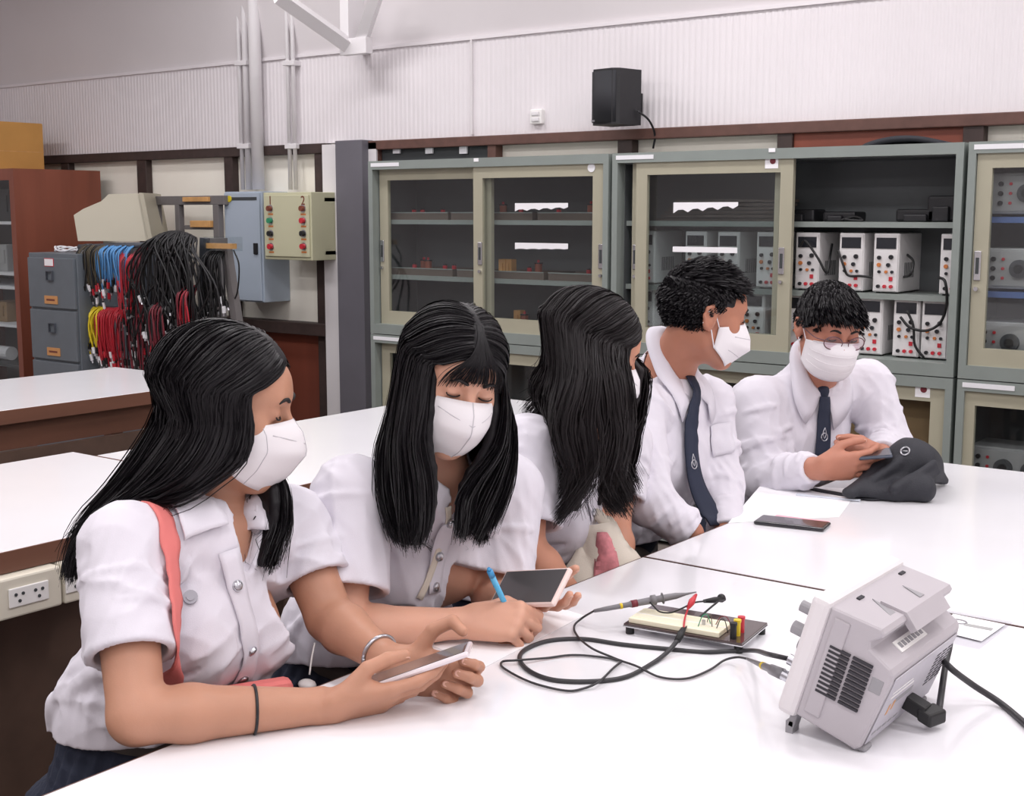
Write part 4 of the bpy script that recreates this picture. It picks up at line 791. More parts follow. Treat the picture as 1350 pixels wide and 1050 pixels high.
def torso_prims(J, female, inf=0.0):
    """list of (primitive, k) shared by skin (inf 0) and clothes (inf > 0)"""
    nb, rs, ls, pel = J['neck'], J['rs'], J['ls'], J['pel']; up = unit(nb - pel); r = unit(rs - ls); r = unit(r - up * np.dot(r, up)); f = unit(np.cross(up, r)); mid = (rs + ls) / 2
    ch = mid - up * .13 + f * .005; H_ = np.linalg.norm(nb - pel); wa = pel + up * H_ * .38 + f * J.get('slump', .0)
    w = .108 if female else .122; g = inf
    P = [(rc(pel, wa, w + .02 + g * 1.2, w - .012 + g * 1.5, f, .74), .03), (rc(wa, ch, w - .012 + g * 1.5, w + .01 + g, f, .76), .03), (rc(ch, mid - up * .03, w + .01 + g, .085 + g, f, .78), .03),
         (rc(rs + (mid - rs) * .12, ls + (mid - ls) * .12, .042 + g * .6, None, up, 1.0), .04), (rc(rs * .35 + nb * .65 - f * .012 - up * .026, rs + (mid - rs) * .1, .036 + g * .35, .040 + g * .6), .03), (rc(ls * .35 + nb * .65 - f * .012 - up * .026, ls + (mid - ls) * .1, .036 + g * .35, .040 + g * .6), .03)]
    if female:
        for q in (-1, 1): P.append((ell(ch + f * (.060 + g * .6) + r * .060 * q - up * .005, A(.050, .040, .050) + g * .5), .045))
    return P, dict(up=up, r=r, f=f, mid=mid, ch=ch, wa=wa)
def bounds(*pts, m=.12): P = np.array(pts); return P.min(0) - m, P.max(0) + m
def legs(J, T):
    """seated legs, returns joints"""
    pel, f, r = J['pel'], unit(T['f'] * A(1, 1, 0)), unit(T['r'] * A(1, 1, 0)); out = []
    for q, sp in ((1, .02), (-1, .02)):
        h = pel + r * q * .085 - A(0, 0, .02); kn = h + f * .40 + r * q * sp + A(0, 0, .0); an = kn + f * .04 - A(0, 0, kn[2] - .09); to = an + f * .13 - A(0, 0, .055); out.append((h, kn, an, to))
    return out
def collar(root, shirt_vol, J, T, rb, h, leaf, gap, tip=.02, name='collar', m='shirt', open_=.0, el=1.12, spread=.05):
    """folded collar round J['col']: stand + falling leaf, one half per side; gap = half opening in degrees, open_ = how far the fronts spread down"""
    c0, up, r, f = J['col'], T['cu'], T['cr'], T['cf']; out = []
    for sgn in (-1, 1):
        n = 19; rows = [[] for _ in range(6)]
        for i in range(n):
            q = i / (n - 1); th = sgn * q * (PI - math.radians(gap)); d = -f * math.cos(th) * el + r * math.sin(th); dr = open_ * q ** 2.5
            hh = h * (1 - .25 * q); base = c0 + d * rb * 1.02 - up * (dr + .014); top = c0 + d * rb * .98 + up * (hh - dr)
            fold = c0 + d * (rb + .006) + up * (hh - dr + .001); lf = leaf * (1 - .15 * q) + tip * max(0, q - .55) ** 1.6 * 3.6
            ang = math.radians(38 + 14 * q); dn = unit(d); low = fold + (dn * math.sin(ang) - up * math.cos(ang)) * lf + r * sgn * max(0, q - .6) * spread; mid_ = fold * .5 + low * .5 + dn * .004
            for kk, p in enumerate((base, top, fold, mid_, low)): rows[kk].append(p)
        P = np.array(rows[:5]); P[3] = shirt_vol.out(P[3], .009, 8); P[4] = shirt_vol.out(P[4], .008, 8)
        for _ in range(2): P[3:5, 1:-1] = P[3:5, 1:-1] * .5 + (P[3:5, 2:] + P[3:5, :-2]) * .25
        P = np.concatenate([P[:1], P[1:2], P[2:3], (P[2:3] * .5 + P[3:4] * .5), P[3:4], P[4:5]])
        out.append(MB().grid(P if sgn < 0 else P[:, ::-1], thick=.0026).build(name, m, root))
    return out
def ribbon_on(vol, pts, w, off, n=6, hug=False):
    """ribbon of width w draped on a volume along pts"""
    S = vol.snap(spline(pts, n), off)
    for _ in range(16): S[1:-1] = S[1:-1] * .4 + (S[2:] + S[:-2]) * .3
    S = vol.out(S, off * .7, 3)
    for _ in range(5): S[1:-1] = S[1:-1] * .4 + (S[2:] + S[:-2]) * .3
    t = np.gradient(S, axis=0); t /= np.linalg.norm(t, axis=1)[:, None] + 1e-9; g = vol.grad(S); sd = np.cross(t, g); sd /= np.linalg.norm(sd, axis=1)[:, None]
    sd = np.array([unit(q) for q in sd]); sd[1:-1] = (sd[1:-1] + sd[2:] + sd[:-2]) / 3; S = vol.out(S, off, 4) if hug else S; P = np.stack([S + sd * w * q - g * abs(q) * w * .06 for q in (-.5, -.25, 0, .25, .5)]); P = np.stack([vol.out(r_, off, 4) for r_ in P]) if hug else P; return P, S, g
def fold_ridges(vol, items):
    for (a, b, r, k) in items: vol.add(rc(a, b, r, r * .5), k)

# ---- hair -----------------------------------------------------------------
def long_hair(root, C, Rh, sc, part_pts, ctrl, n, m='hair', body_vol=None, layer=.016, r0=.0009, r1=.0003, wavy=0, inset=1.0, flyaway=.03):
    """ctrl: list of (azimuth deg from face, [world control points after leaving the scalp]); part_pts: local parting line"""
    L = lambda v: C + sc * (Rh.T @ np.asarray(v, float)); cen = A(0, -.012, .034); rad = A(.081, .101, .094) * inset
    ctrl = sorted(ctrl, key=lambda c: c[0]); az = np.array([c[0] for c in ctrl], float); CP = np.array([c[1] for c in ctrl], float)
    pp = np.array(part_pts, float)
    def line(phi, lay, jit):
        a = abs(phi); sgn = 1 if phi >= 0 else -1; sroot = np.clip((a - 60) / 105, 0, 1) * (len(pp) - 1); i = min(int(sroot), len(pp) - 2); rt = pp[i] + (pp[i + 1] - pp[i]) * (sroot - i)
        rt = rt + A(sgn * .0012, 0, 0) + A(.002, .006, 0) * jit[0]
        s0 = unit((rt - cen) / rad); ph = math.radians(phi); el = -.02 - .23 * np.clip((a - 60) / 50, 0, 1); s1 = A(math.cos(el) * math.sin(ph), math.cos(el) * math.cos(ph), math.sin(el)); om = math.acos(np.clip(np.dot(s0, s1), -1, 1)) + 1e-6
        lay = lay * (1 if a > 100 or lay < 0 else .6 + .4 * max(0, a - 60) / 40)
        pts = []
        for t in (0, .12, .28, .46, .66, .86):
            v = (math.sin((1 - t) * om) * s0 + math.sin(t * om) * s1) / math.sin(om); v = unit(v); pts.append(L(cen + v * (rad + .002 + lay * (.35 + .65 * min(1, t * 3))))) 
        k = np.searchsorted(az, phi); k = int(np.clip(k, 1, len(az) - 1)); w = np.clip((phi - az[k - 1]) / (az[k] - az[k - 1]), 0, 1); cp = CP[k - 1] * (1 - w) + CP[k] * w
        cp = cp + (lay * .9) * np.array([unit((p - C) * A(1, 1, .1)) for p in cp]) + jit[1:4] * np.linspace(.3, 1, len(cp))[:, None]
        return np.concatenate([np.array(pts), cp])
    guides = []; lo_, hi_ = az[0], az[-1]; segs = []
    segs = [(lo_, az[az < 0].max()), (az[az > 0].min(), hi_)] if lo_ < 0 else [(lo_, hi_)]
    # solid inner mass
    G = [spline(line(ph, -.013, np.zeros(4)), 3) for a_, b_ in segs for ph in np.arange(a_, b_, 3.0)]; allp = np.concatenate(G)
    vol = Vol(allp.min(0) - .03, allp.max(0) + .03, .0042)
    vol.add(ell(L(cen + A(0, -.012, .006)), (rad * .935 - A(0, .008, 0)) * sc, Rh), .005)
    for g in G:
        K = len(g)
        for i in range(0, K - 2, 2):
            q = i / K; vol.add(rc(g[i], g[min(i + 2, K - 1)], .0075 * (1 - .55 * max(0, (q - .6) / .4)), .0075 * (1 - .55 * max(0, (q + 2 / K - .6) / .4))), .006)
    pieces = [vol.mesh()]
    lines = []
    nc = n // 9; clump = []
    for c in range(nc):
        a_, b_ = segs[0] if (len(segs) == 1 or rng.random() < (segs[0][1] - segs[0][0]) / sum(q[1] - q[0] for q in segs)) else segs[1]
        clump.append((a_ + (b_ - a_) * rng.random(), rng.normal(size=3) * .006, rng.random()))
    for k in range(n):
        ph, cj, lr = clump[k % nc]; ph = ph + rng.normal() * 1.6; a_, b_ = segs[0] if ph < 0 or len(segs) == 1 else segs[-1]; ph = float(np.clip(ph, a_, b_))
        jit = np.concatenate([[rng.normal() * .8], cj + rng.normal(size=3) * .0025]); lay = layer * (.25 + .75 * lr) * (.6 + .4 * rng.random())
        if rng.random() < flyaway: jit[1:] *= 1.8; lay *= 1.25
        l = spline(line(ph, lay, jit), 4); cut = 1 - .12 * rng.random() ** 2; idx = np.linspace(0, (len(l) - 1) * cut, 23); l = np.stack([np.interp(idx, np.arange(len(l)), l[:, q]) for q in range(3)], 1)
        if wavy:
            t = np.linspace(0, 1, 23); w = wavy * np.clip((t - .45) / .55, 0, 1); p0 = (0 if ph > 96 else 2.2) + cj[0] * 45; l += np.stack([w * np.sin(t * 17 + p0), w * np.cos(t * 15 + p0), 0 * t], 1)
        lines.append(l)
    lines = np.array(lines)
    if body_vol is not None:
        q = lines.reshape(-1, 3); d = body_vol.val(q); inb = ((q > body_vol.lo + .01) & (q < body_vol.lo + (body_vol.n - 2) * body_vol.h)).all(1); need = inb & (d < .003); q2 = q.copy(); q2[need] = body_vol.out(q[need], .003 + rng.random(), 1) if False else body_vol.out(q[need], .005, 3); lines = q2.reshape(lines.shape)
    pieces.append(ribbons(lines, r0, r1, C)); return pieces
def short_hair(C, Rh, sc, n, keep, flow, length, lift, grow, seed=0, r0=.0011):
    """keep(local unit dir, local point) -> bool; flow(local p) -> local dir; length(p)"""
    cen = A(0, -.014, .036); rad = A(.078, .096, .089); L = lambda v: C + sc * (v @ Rh)
    r_ = np.random.default_rng(seed); pts = []
    while len(pts) < n:
        v = r_.normal(size=3); v /= np.linalg.norm(v); p = cen + v * rad
        if keep(v, p): pts.append((v, p))
    lines = []; cl = r_.normal(size=(60, 3)); cv = np.array([unit(q) for q in r_.normal(size=(60, 3))])
    for v, p in pts:
        c = cl[np.argmax(cv @ v)]; fl = unit(np.asarray(flow(v, p)) + .10 * c + .06 * r_.normal(size=3)); ln = length(v, p) * (.7 + .5 * r_.random()); q = p.copy(); d = unit(v * lift(v, p) + fl); row = [p - v * .004]
        for s_ in range(6):
            q = q + d * ln / 6; w = (q - cen) / rad; k = np.linalg.norm(w); mn = 1.03 + .10 * r_.random()
            if k < mn: q = cen + w / k * mn * rad
            d = unit(d + fl * .35 + A(0, 0, -.12)); row.append(q.copy())
        lines.append(L(np.array(row)))
    return ribbons(np.array(lines), r0 * sc, .0003, C, .8)
def hair_cap(C, Rh, sc, grow, cuts, h=.0035, extra=()):
    L = lambda x, y, z: C + sc * (Rh[0] * x + Rh[1] * y + Rh[2] * z); v = Vol(C - .16, C + .17, h)
    v.add(ell(L(0, -.016, .038), (A(.078, .096, .089) + grow) * sc, Rh), 0)
    for c, r in extra: v.add(ell(L(*c), A(*r) * sc, Rh), .015)
    for c, r in cuts: v.sub(ell(L(*c), A(*r) * sc, Rh), .008)
    return v

def make_person(name_label, J, skin, female, fwd_cam, h=.0032, head_sc=1.0, up_hint=None, hands=(), sleeve=None, neck_r=.046, ears=True, male_neck=False, open_eye=0):
    root = thing('person', (J['pel'][0], J['pel'][1], 0), name_label, 'person'); P, T = torso_prims(J, female)
    Rh = frame(fwd_cam, up_hint if up_hint is not None else (0, 0, 1)); C = J['head']
    pts = [J[k] for k in ('head', 'neck', 'rs', 'ls', 're', 'le', 'rw', 'lw')] + [hd['w'] + unit(hd['d']) * .13 for hd in hands]
    lo, hi = bounds(*pts, m=.09); hi = np.maximum(hi, C + .15); lo = np.minimum(lo, C - .14); lo[2] = min(lo[2], J['neck'][2] - .2)
    J.setdefault('col', J['neck'] + T['up'] * .02); vol = Vol(lo, hi, h)
    for pr, k in P: vol.add(pr, k, -.006)
    # neck
    nk_top = C + Rh[1] * -.022 * head_sc + Rh[2] * -.035 * head_sc; vol.add(rc(J['neck'] - T['up'] * .03 - T['f'] * .008, J['col'] - T['up'] * .01, neck_r * 1.12, neck_r * 1.05), .02); vol.add(rc(J['col'] - T['up'] * .01, nk_top, neck_r * 1.05, neck_r), .025)
    for q in (1, -1): vol.add(rc(J['neck'] + T['r'] * q * .055 - T['f'] * .01 - T['up'] * .012, J['neck'] + T['r'] * q * .022 + A(0, 0, .05), .030, .020), .03)
    L = head_skin(vol, C, Rh, head_sc, not female, ears)
    # arms
    ra = (.044, .036, .037, .0235) if female else (.049, .040, .040, .026)
    if 'arm_r' in J: ra = J['arm_r']
    for s_, e_, w_ in (('rs', 're', 'rw'), ('ls', 'le', 'lw')):
        vol.add(rc(J[s_], J[e_], ra[0], ra[1]), .02); e2 = J[e_] * .72 + J[w_] * .28; vol.add(rc(J[e_], e2, ra[1] * .98, ra[2]), .012); vol.add(rc(e2, J[w_], ra[2], ra[3]), .012)
    nails = []; tips = []
    for hd in hands:
        a = dict(hd); side = a.pop('side'); fl = a.pop('flat', None); wr = J['rw' if side == 'R' else 'lw']
        vol.add(rc(wr, a['w'] + unit(a['d']) * .012, ra[3], .0205 * a.get('sc', 1)), .01); tips.append(hand(vol, a.pop('w'), a.pop('d'), a.pop('n'), side, a.pop('curls'), nails=nails, **a))
    lg = legs(J, T); b2 = bounds(*[p for l in lg for p in l], J['pel'] + A(0, 0, .25), m=.2); b2[0][2] = -.03; v2 = Vol(b2[0], b2[1], .012)
    for pr, k in P[:3]: v2.add(pr, k, -.006)
    for hp, kn, an, to in lg: v2.add(rc(hp, kn, .078, .054), .03); v2.add(rc(kn, an, .052, .036), .02); v2.add(rc(an - A(0, 0, .03), to, .032, .026), .02)
    fast_mesh('body', [vol.mesh(), v2.mesh()], skin, root)
    if nails:
        for p, v, nv, w in nails: MB().ball(p, (w * .8, w * 1.0, .0009), None, [np.cross(v, nv), v, nv], 5).build('fingernail', 'nail', root)
    face_bits(root, vol, L, Rh, head_sc, skin, open_=open_eye)
    # shoes
    for hp, kn, an, to in lg:
        v3 = Vol(*bounds(an, to, m=.07), .008); v3.add(rc(an - A(0, 0, .055), to + A(0, 0, .0), .042, .038, (0, 0, 1), .8), .02); v3.sub(hsp((0, 0, .004), (0, 0, -1), v3.lo, v3.lo + v3.n * v3.h), 0); v3.a = np.maximum(v3.a, -( (v3.lo[2] + np.arange(v3.n[2]) * .008)[None, None, :] - .004)); fast_mesh('shoe', [v3.mesh()], 'shoe', root)
    T['cu'], T['cr'], T['cf'] = T['up'], T['r'], T['f']
    return dict(root=root, vol=vol, T=T, Rh=Rh, C=C, L=L, legs=lg, tips=tips, J=J)
def trousers(P_, female, zbelt, m='navy', skirt=True):
    J, T, root = P_['J'], P_['T'], P_['root']; lg = P_['legs']; b = bounds(*[p for l in lg for p in l[:2 if skirt else 3]], J['pel'] + A(0, 0, .2), m=.17); h = .008; v = Vol(b[0], b[1], h); pr, _ = torso_prims(J, female, .012)
    v.add(pr[0][0], .03, .004)
    if skirt:
        v.add(rc(J['pel'], T['wa'], .155, .128, T['f'], .8), .03)
        m0 = (lg[0][0] + lg[1][0]) / 2; m1 = (lg[0][1] + lg[1][1]) / 2; v.add(rc(m0 - T['f'] * .03, m1 + T['f'] * .02, .165, .150, A(0, 0, 1), .62), .04); v.add(rc(m0 - A(0, 0, .05), m0 - A(0, 0, .2), .16, .15, T['f'], .9), .05)
        def pleat(P): q = P - J['pel']; a = np.arctan2(q @ T['r'], q @ T['f']); return .0045 * np.sin(a * 34)
        v.disp(pleat, .04)
        # open hem below the knees
    else:
        for hp, kn, an, to in lg: v.add(rc(hp, kn, .094, .070), .03); v.add(rc(kn, an - A(0, 0, .02), .068, .052), .02)
    wz = T['wa'] - T['up'] * .0; zc_ = (v.lo[2] + np.arange(v.n[2]) * h)[None, None, :]; v.a = np.maximum(v.a, (zc_ - zbelt).astype(np.float32))
    o = fast_mesh('skirt' if skirt else 'trousers', [v.mesh()], m, root)
    th = np.linspace(0, 2 * PI, 41); cw = J['pel'] + T['up'] * ((zbelt - J['pel'][2]) / T['up'][2]); pts = v.snap([cw + A(0, 0, -.018) + .14 * (T['r'] * math.cos(t) + T['f'] * math.sin(t)) for t in th], .003)
    P = np.array([pts + A(0, 0, -.017), pts + A(0, 0, .017)]); MB().grid(P, thick=.003).build('belt', 'belt', root); return v
def shirt_vol(P_, female, inf, hem_r=None, sl=None, h=.004, zcut=.7, extra=(), seed=1, amp=.004, bulge=0, nr=12):
    """sl: per side (fraction along upper arm or None for a long sleeve, radius at shoulder, radius at hem)"""
    J, T = P_['J'], P_['T']; pts = [J[k] for k in ('neck', 'rs', 'ls', 're', 'le')] + ([J['rw'], J['lw']] if sl[0][0] is None else []); lo, hi = bounds(*pts, T['wa'], m=.16); lo[2] = zcut - .05; v = Vol(lo, hi, h)
    pr, _ = torso_prims(J, female, inf)
    for p, k in pr: v.add(p, k)
    if bulge: v.add(rc(T['wa'] + T['r'] * .03, T['wa'] - T['r'] * .03, .118 + bulge, None, T['f'], .84), .05)
    v.add(rc(J['neck'] - T['up'] * .02, J['col'] - T['cu'] * .030, .070, .050 if female else .056), .03)
    for (a, b, r, k) in extra: v.add(rc(a, b, r[0], r[1]), k)
    hems = []
    for (fr, r0, r1), (s_, e_, w_) in zip(sl, (('rs', 're', 'rw'), ('ls', 'le', 'lw'))):
        if fr is not None:
            e = J[s_] + (J[e_] - J[s_]) * fr; v.add(rc(J[s_], e, r0, r1), .025); hems.append((J[s_], e, r1))
        else:
            v.add(rc(J[s_], J[e_], r0, r0 * .86), .03); v.add(rc(J[e_], J[w_], r0 * .88, r1), .02); hems.append((J[e_], J[w_], r1))
    rr = np.random.default_rng(seed); its = []
    for q in range(nr):
        a0 = rr.uniform(-110, 110); h0 = rr.uniform(.02, .22); its.append([(a0, h0), (a0 + rr.uniform(-14, 14), h0 - .06), (a0 + rr.uniform(-35, 35), h0 - rr.uniform(.09, .16))])
    ridges(v, T, J, its)
    for (fr, r0, r1), (s_, e_, w_), q in zip(sl, (('rs', 're', 'rw'), ('ls', 'le', 'lw')), (1, 2)):
        if fr is None: limb_ridges(v, J[s_], J[e_], r0, 7, seed + q, .0042, .010); limb_ridges(v, J[e_], J[w_], r0 * .7, 8, seed + q + 5, .0038, .009)
        else: limb_ridges(v, J[s_], J[s_] + (J[e_] - J[s_]) * fr * .8, r0, 4, seed + q, .0036, .009)
    v.disp(folds(seed, amp), .035)
    for a, e, r in hems:
        d = unit(e - a); g = 3 * r; v.sub((lambda x, y, z, e=e, d=d, r=r: np.maximum(-((x - e[0]) * d[0] + (y - e[1]) * d[1] + (z - e[2]) * d[2]) , np.sqrt((x - e[0]) ** 2 + (y - e[1]) ** 2 + (z - e[2]) ** 2) - r * 2.0), e - g, e + g), .002)
        v.sub(rc(e - d * (.018 if sl[0][0] is not None else .002), e + d * .05, r - .0125), .002)
    zc_ = (v.lo[2] + np.arange(v.n[2]) * h)[None, None, :]; v.a = np.maximum(v.a, (zcut - zc_).astype(np.float32)); return v
def neck_open(v, J, T, R=.056, vd=0.0, w=.03):
    """cut the neckline; vd = depth of the V"""
    nb = J['col']; v.sub(rc(nb - T['cu'] * .020, nb + T['cu'] * .16, R, R * 1.1), .004)
    if vd:
        a = nb + T['cf'] * .040; b = nb + T['cf'] * .075 + T['f'] * .05 - T['up'] * vd; n_ = T['cf']
        for q in np.linspace(0, 1, 6): p = a * (1 - q) + b * q; v.sub(rc(p, p + T['f'] * .06, w * (1 - q) + .002), .003); v.sub(rc(p, p + T['cu'] * .05 + T['f'] * .02, w * (1 - q) + .002), .003)
def ridges(v, T, J, items, r=.006, k=.016, inf=.0):
    """raised soft creases: items of [(angle deg from front toward the right, height above waist, out-dist)...]"""
    for it in items:
        pts = [T['wa'] + T['up'] * hh + (T['f'] * math.cos(math.radians(an)) + T['r'] * math.sin(math.radians(an))) * .14 for an, hh in it]
        S = v.snap(spline(pts, 5), -.0015, 8)
        for i in range(len(S) - 1): q = 1 - abs(2 * i / (len(S) - 1) - 1) * .6; v.add(rc(S[i], S[i + 1], r * q), k)
def limb_ridges(v, a, b, ra, n, seed, r=.0055, k=.014):
    rr = np.random.default_rng(seed); d = unit(b - a); u = unit(np.cross(d, A(.3, .5, 1))); w = np.cross(d, u)
    for i in range(n):
        t0 = .1 + .8 * rr.random(); th = rr.random() * 6.28; sw = 1.0 + rr.random() * 1.4; tl = (rr.random() - .5) * .35; pts = [a + (b - a) * (t0 + tl * q) + ra * (u * math.cos(th + sw * q) + w * math.sin(th + sw * q)) for q in np.linspace(0, 1, 5)]
        S = v.snap(spline(pts, 3), -.001, 6)
        for j in range(len(S) - 1): q = 1 - abs(2 * j / (len(S) - 1) - 1) * .7; v.add(rc(S[j], S[j + 1], r * q), k)
def J_(**k): return {a: (np.asarray(b, float) if not np.isscalar(b) and not isinstance(b, tuple) else b) for a, b in k.items()}
PART_L = [(0, .078, .086), (0, .060, .106), (0, .035, .120), (0, -.02, .130), (0, -.065, .118)]
def badge(P_, sv, pt, r=.011, name='pin_badge'):
    p = hit(sv, pt[0], pt[1], .003); g = sv.grad(p[None])[0]; MB().cyl(p - g * .001, p + g * .0035, r, None, 16).cyl(p + g * .003, p + g * .005, r * .6, None, 10).build(name, 'badge', P_['root'])
def placket(P_, sv, top, bot, buttons, w=.032, m='shirt'):
    R_, S, g = ribbon_on(sv, [top, (top * .5 + bot * .5), bot], w, .0022, 6, True); o = MB().grid(R_.transpose(1, 0, 2), thick=.0018).build('placket', m, P_['root'])
    for q in buttons:
        i = int(q * (len(S) - 1)); MB().cyl(S[i] + g[i] * .0005, S[i] + g[i] * .004, .0085, None, 14).ball(S[i] + g[i] * .004, (.0075, .0075, .0028), None, frame(np.cross(g[i], A(0, 0, 1)), g[i]), 6).build('silver_button', 'silver', P_['root'])
# ---------------- the girl with the coral strap
g1 = dict(head=U(297, 540, 1.90), col=U(277, 655, 1.925), slump=-.012, neck=U(262, 690, 1.93), rs=U(160, 722, 1.78), re=U(180, 945, 1.665), rw=U(425, 931, 1.745), ls=U(385, 690, 2.04), le=U(435, 815, 1.98), lw=U(508, 868, 1.87), pel=A(-1.60, 1.15, .54))
hands1 = [dict(w=U(430, 934, 1.740), d=V(.94, .10, -.26), n=V(.0, .80, -.60), side='R', curls=((6, 16, 14), (8, 20, 16), (12, 26, 20), (16, 32, 24)), thumb=((.75, .38, .52), (.95, .06, .28), (.97, -.05, .08)), sc=.97),
          dict(w=U(520, 876, 1.865), d=V(.93, -.25, .12), n=V(-.1, .30, .92), side='L', curls=((30, 72, 45), (34, 76, 45), (38, 80, 48), (42, 82, 50)), thumb=((.35, .88, .3), (.75, .6, .2), (.8, -.45, .5)), sc=.98)]
p1 = make_person('girl with a coral bag strap looking aside, phone in both hands', g1, 'skin1', True, V(.975, -.21, -.03), h=.0032, hands=hands1, neck_r=.043, head_sc=.97, ears=False)
p1['T']['cu'] = unit(p1['T']['up'] + p1['T']['f'] * .55); p1['T']['cf'] = unit(p1['T']['f'] * 1 - p1['T']['cu'] * np.dot(p1['T']['f'], p1['T']['cu'])); p1['T']['cr'] = np.cross(p1['T']['cf'], p1['T']['cu'])
T1 = p1['T']; back1 = T1['wa'] - T1['f'] * .06
s1 = shirt_vol(p1, True, .016, sl=[(.66, .058, .060), (.62, .056, .058)], zcut=.705, seed=3, amp=.0062, bulge=.010, h=.0036)
neck_open(s1, g1, T1, .050, .050, .024); fast_mesh('blouse', [s1.mesh()], 'shirt', p1['root'])
collar(p1['root'], s1, g1, T1, .055, .020, .044, 40, tip=.03, open_=.035)
def flap(P_, sv, q0, q1, q2, q3, lift=.007):
    """falling collar leaf lying on the blouse, corners given neck side first"""
    c_ = [hit(sv, *q, .002) for q in (q0, q1, q2, q3)]; G = []
    for v in np.linspace(0, 1, 9): G.append([sv.snap((c_[0] * (1 - u) + c_[1] * u) * (1 - v) + (c_[3] * (1 - u) + c_[2] * u) * v, .002 + lift * (.35 + .65 * v))[0] for u in np.linspace(0, 1, 9)])
    MB().grid(np.array(G)[::-1], thick=.003).build('collar', 'shirt', P_['root'])
flap(p1, s1, (222, 664), (276, 660), (298, 692), (237, 713)); flap(p1, s1, (318, 655), (344, 660), (352, 700), (322, 704))
top1, bot1 = hit(s1, 301, 726, .001), hit(s1, 315, 905, .001)
placket(p1, s1, top1, bot1, (.32, .68, .97)); 
badge(p1, s1, (251, 788), .010); badge(p1, s1, (339, 697), .009, 'ring_badge')
k1 = trousers(p1, True, .725); e_ = hit(k1, 97, 968, .001); ge = k1.grad(e_[None])[0]; MB().obox(e_, (unit(np.cross(ge, A(0, 0, 1))), A(0, 0, 1), ge), (.010, .007, .0012)).build('white_tag', 'paper', p1['root'])
hair1 = [(65, [U(330, 562, 1.83), U(322, 602, 1.82), U(290, 628, 1.82), U(255, 650, 1.81), U(205, 668, 1.81), U(152, 698, 1.83), U(128, 742, 1.86)]),
    (92, [U(285, 565, 1.82), U(268, 605, 1.81), U(240, 636, 1.81), U(205, 656, 1.82), U(165, 682, 1.83), U(125, 718, 1.86), U(112, 752, 1.87)]),
    (125, [U(248, 560, 1.84), U(226, 600, 1.84), U(200, 632, 1.85), U(170, 660, 1.86), U(140, 686, 1.87), U(112, 720, 1.88), U(103, 756, 1.88)]),
    (165, [U(215, 540, 1.90), U(195, 585, 1.90), U(172, 620, 1.91), U(150, 650, 1.91), U(125, 680, 1.91), U(104, 715, 1.91), U(96, 762, 1.90)]),
    (180, [U(212, 540, 1.93), U(190, 585, 1.93), U(168, 620, 1.93), U(148, 650, 1.92), U(122, 680, 1.92), U(106, 715, 1.92), U(98, 760, 1.91)]),
    (-180, [U(214, 545, 1.95), U(195, 590, 1.95), U(175, 622, 1.94), U(152, 655, 1.94), U(126, 683, 1.93), U(110, 718, 1.93), U(100, 757, 1.92)]),
    (-119, [U(240, 560, 1.98), U(220, 610, 1.98), U(200, 640, 1.97), U(180, 665, 1.96), U(150, 690, 1.95), U(120, 715, 1.94), U(105, 755, 1.92)]),
    (-116, [U(332, 590, 1.99), U(350, 630, 1.95), U(356, 655, 1.93), U(358, 680, 1.92), U(357, 700, 1.91), U(353, 722, 1.90), U(350, 745, 1.89)]),
    (-68, [U(345, 590, 1.97), U(364, 628, 1.93), U(372, 650, 1.91), U(374, 675, 1.90), U(372, 700, 1.90), U(364, 722, 1.89), U(354, 746, 1.88)])]
pc = long_hair(p1['root'], g1['head'], p1['Rh'], .97, PART_L, hair1, 5600, body_vol=s1, layer=.012); fast_mesh('hair', pc, 'hair', p1['root'])
face_mask(p1['root'], p1['L'], 'beak', loops=False)
# wrist band and bracelet
def band(P_, a, b, q, r, tr, name, m):
    c = a * (1 - q) + b * q; d = unit(b - a); u = unit(np.cross(d, A(0, 0, 1))); w = np.cross(d, u); th = np.linspace(0, 2 * PI, 25)
    pts = P_['vol'].snap([c + r * (u * math.cos(t) + w * math.sin(t)) for t in th], tr * .6); MB().tube(pts, tr, None, 6).build(name, m, P_['root'])
band(p1, g1['re'], g1['rw'], .62, .03, .0022, 'hair_tie', 'black'); band(p1, g1['le'], g1['lw'], .90, .026, .0032, 'bracelet', 'silver')
# coral strap: bag strap over her right shoulder
R_, S, g_ = ribbon_on(s1, [hit(s1, 216, 668, .003) + A(-.05, 0, .0), hit(s1, 217, 682, .004), hit(s1, 224, 720, .004), hit(s1, 229, 770, .004), hit(s1, 228, 820, .004), hit(s1, 227, 870, .004), hit(s1, 226, 915, .004)], .033, .0045, 6)
tb_ = thing('shoulder_bag', (g1['pel'][0] + .1, g1['pel'][1] + .1, 0), 'coral shoulder bag strap across the white blouse of the front girl', 'bag')
MB().grid(R_.transpose(1, 0, 2), thick=.003).build('strap', 'pink', tb_)
bp = U(322, 912, 1.86); MB().obox(bp + A(0, 0, -.035), (unit(A(.5, 1, 0)), A(0, 0, 1), unit(A(1, -.5, 0))), (.07, .045, .018), None, .01).build('pouch', 'pink', tb_)
E1 = S[-1]; MB().tube(spline([E1, E1 * .5 + bp * .5 + A(.03, 0, -.03), bp + A(0, -.05, -.02)], 5), .006, None, 6).build('strap_end', 'pink', tb_)

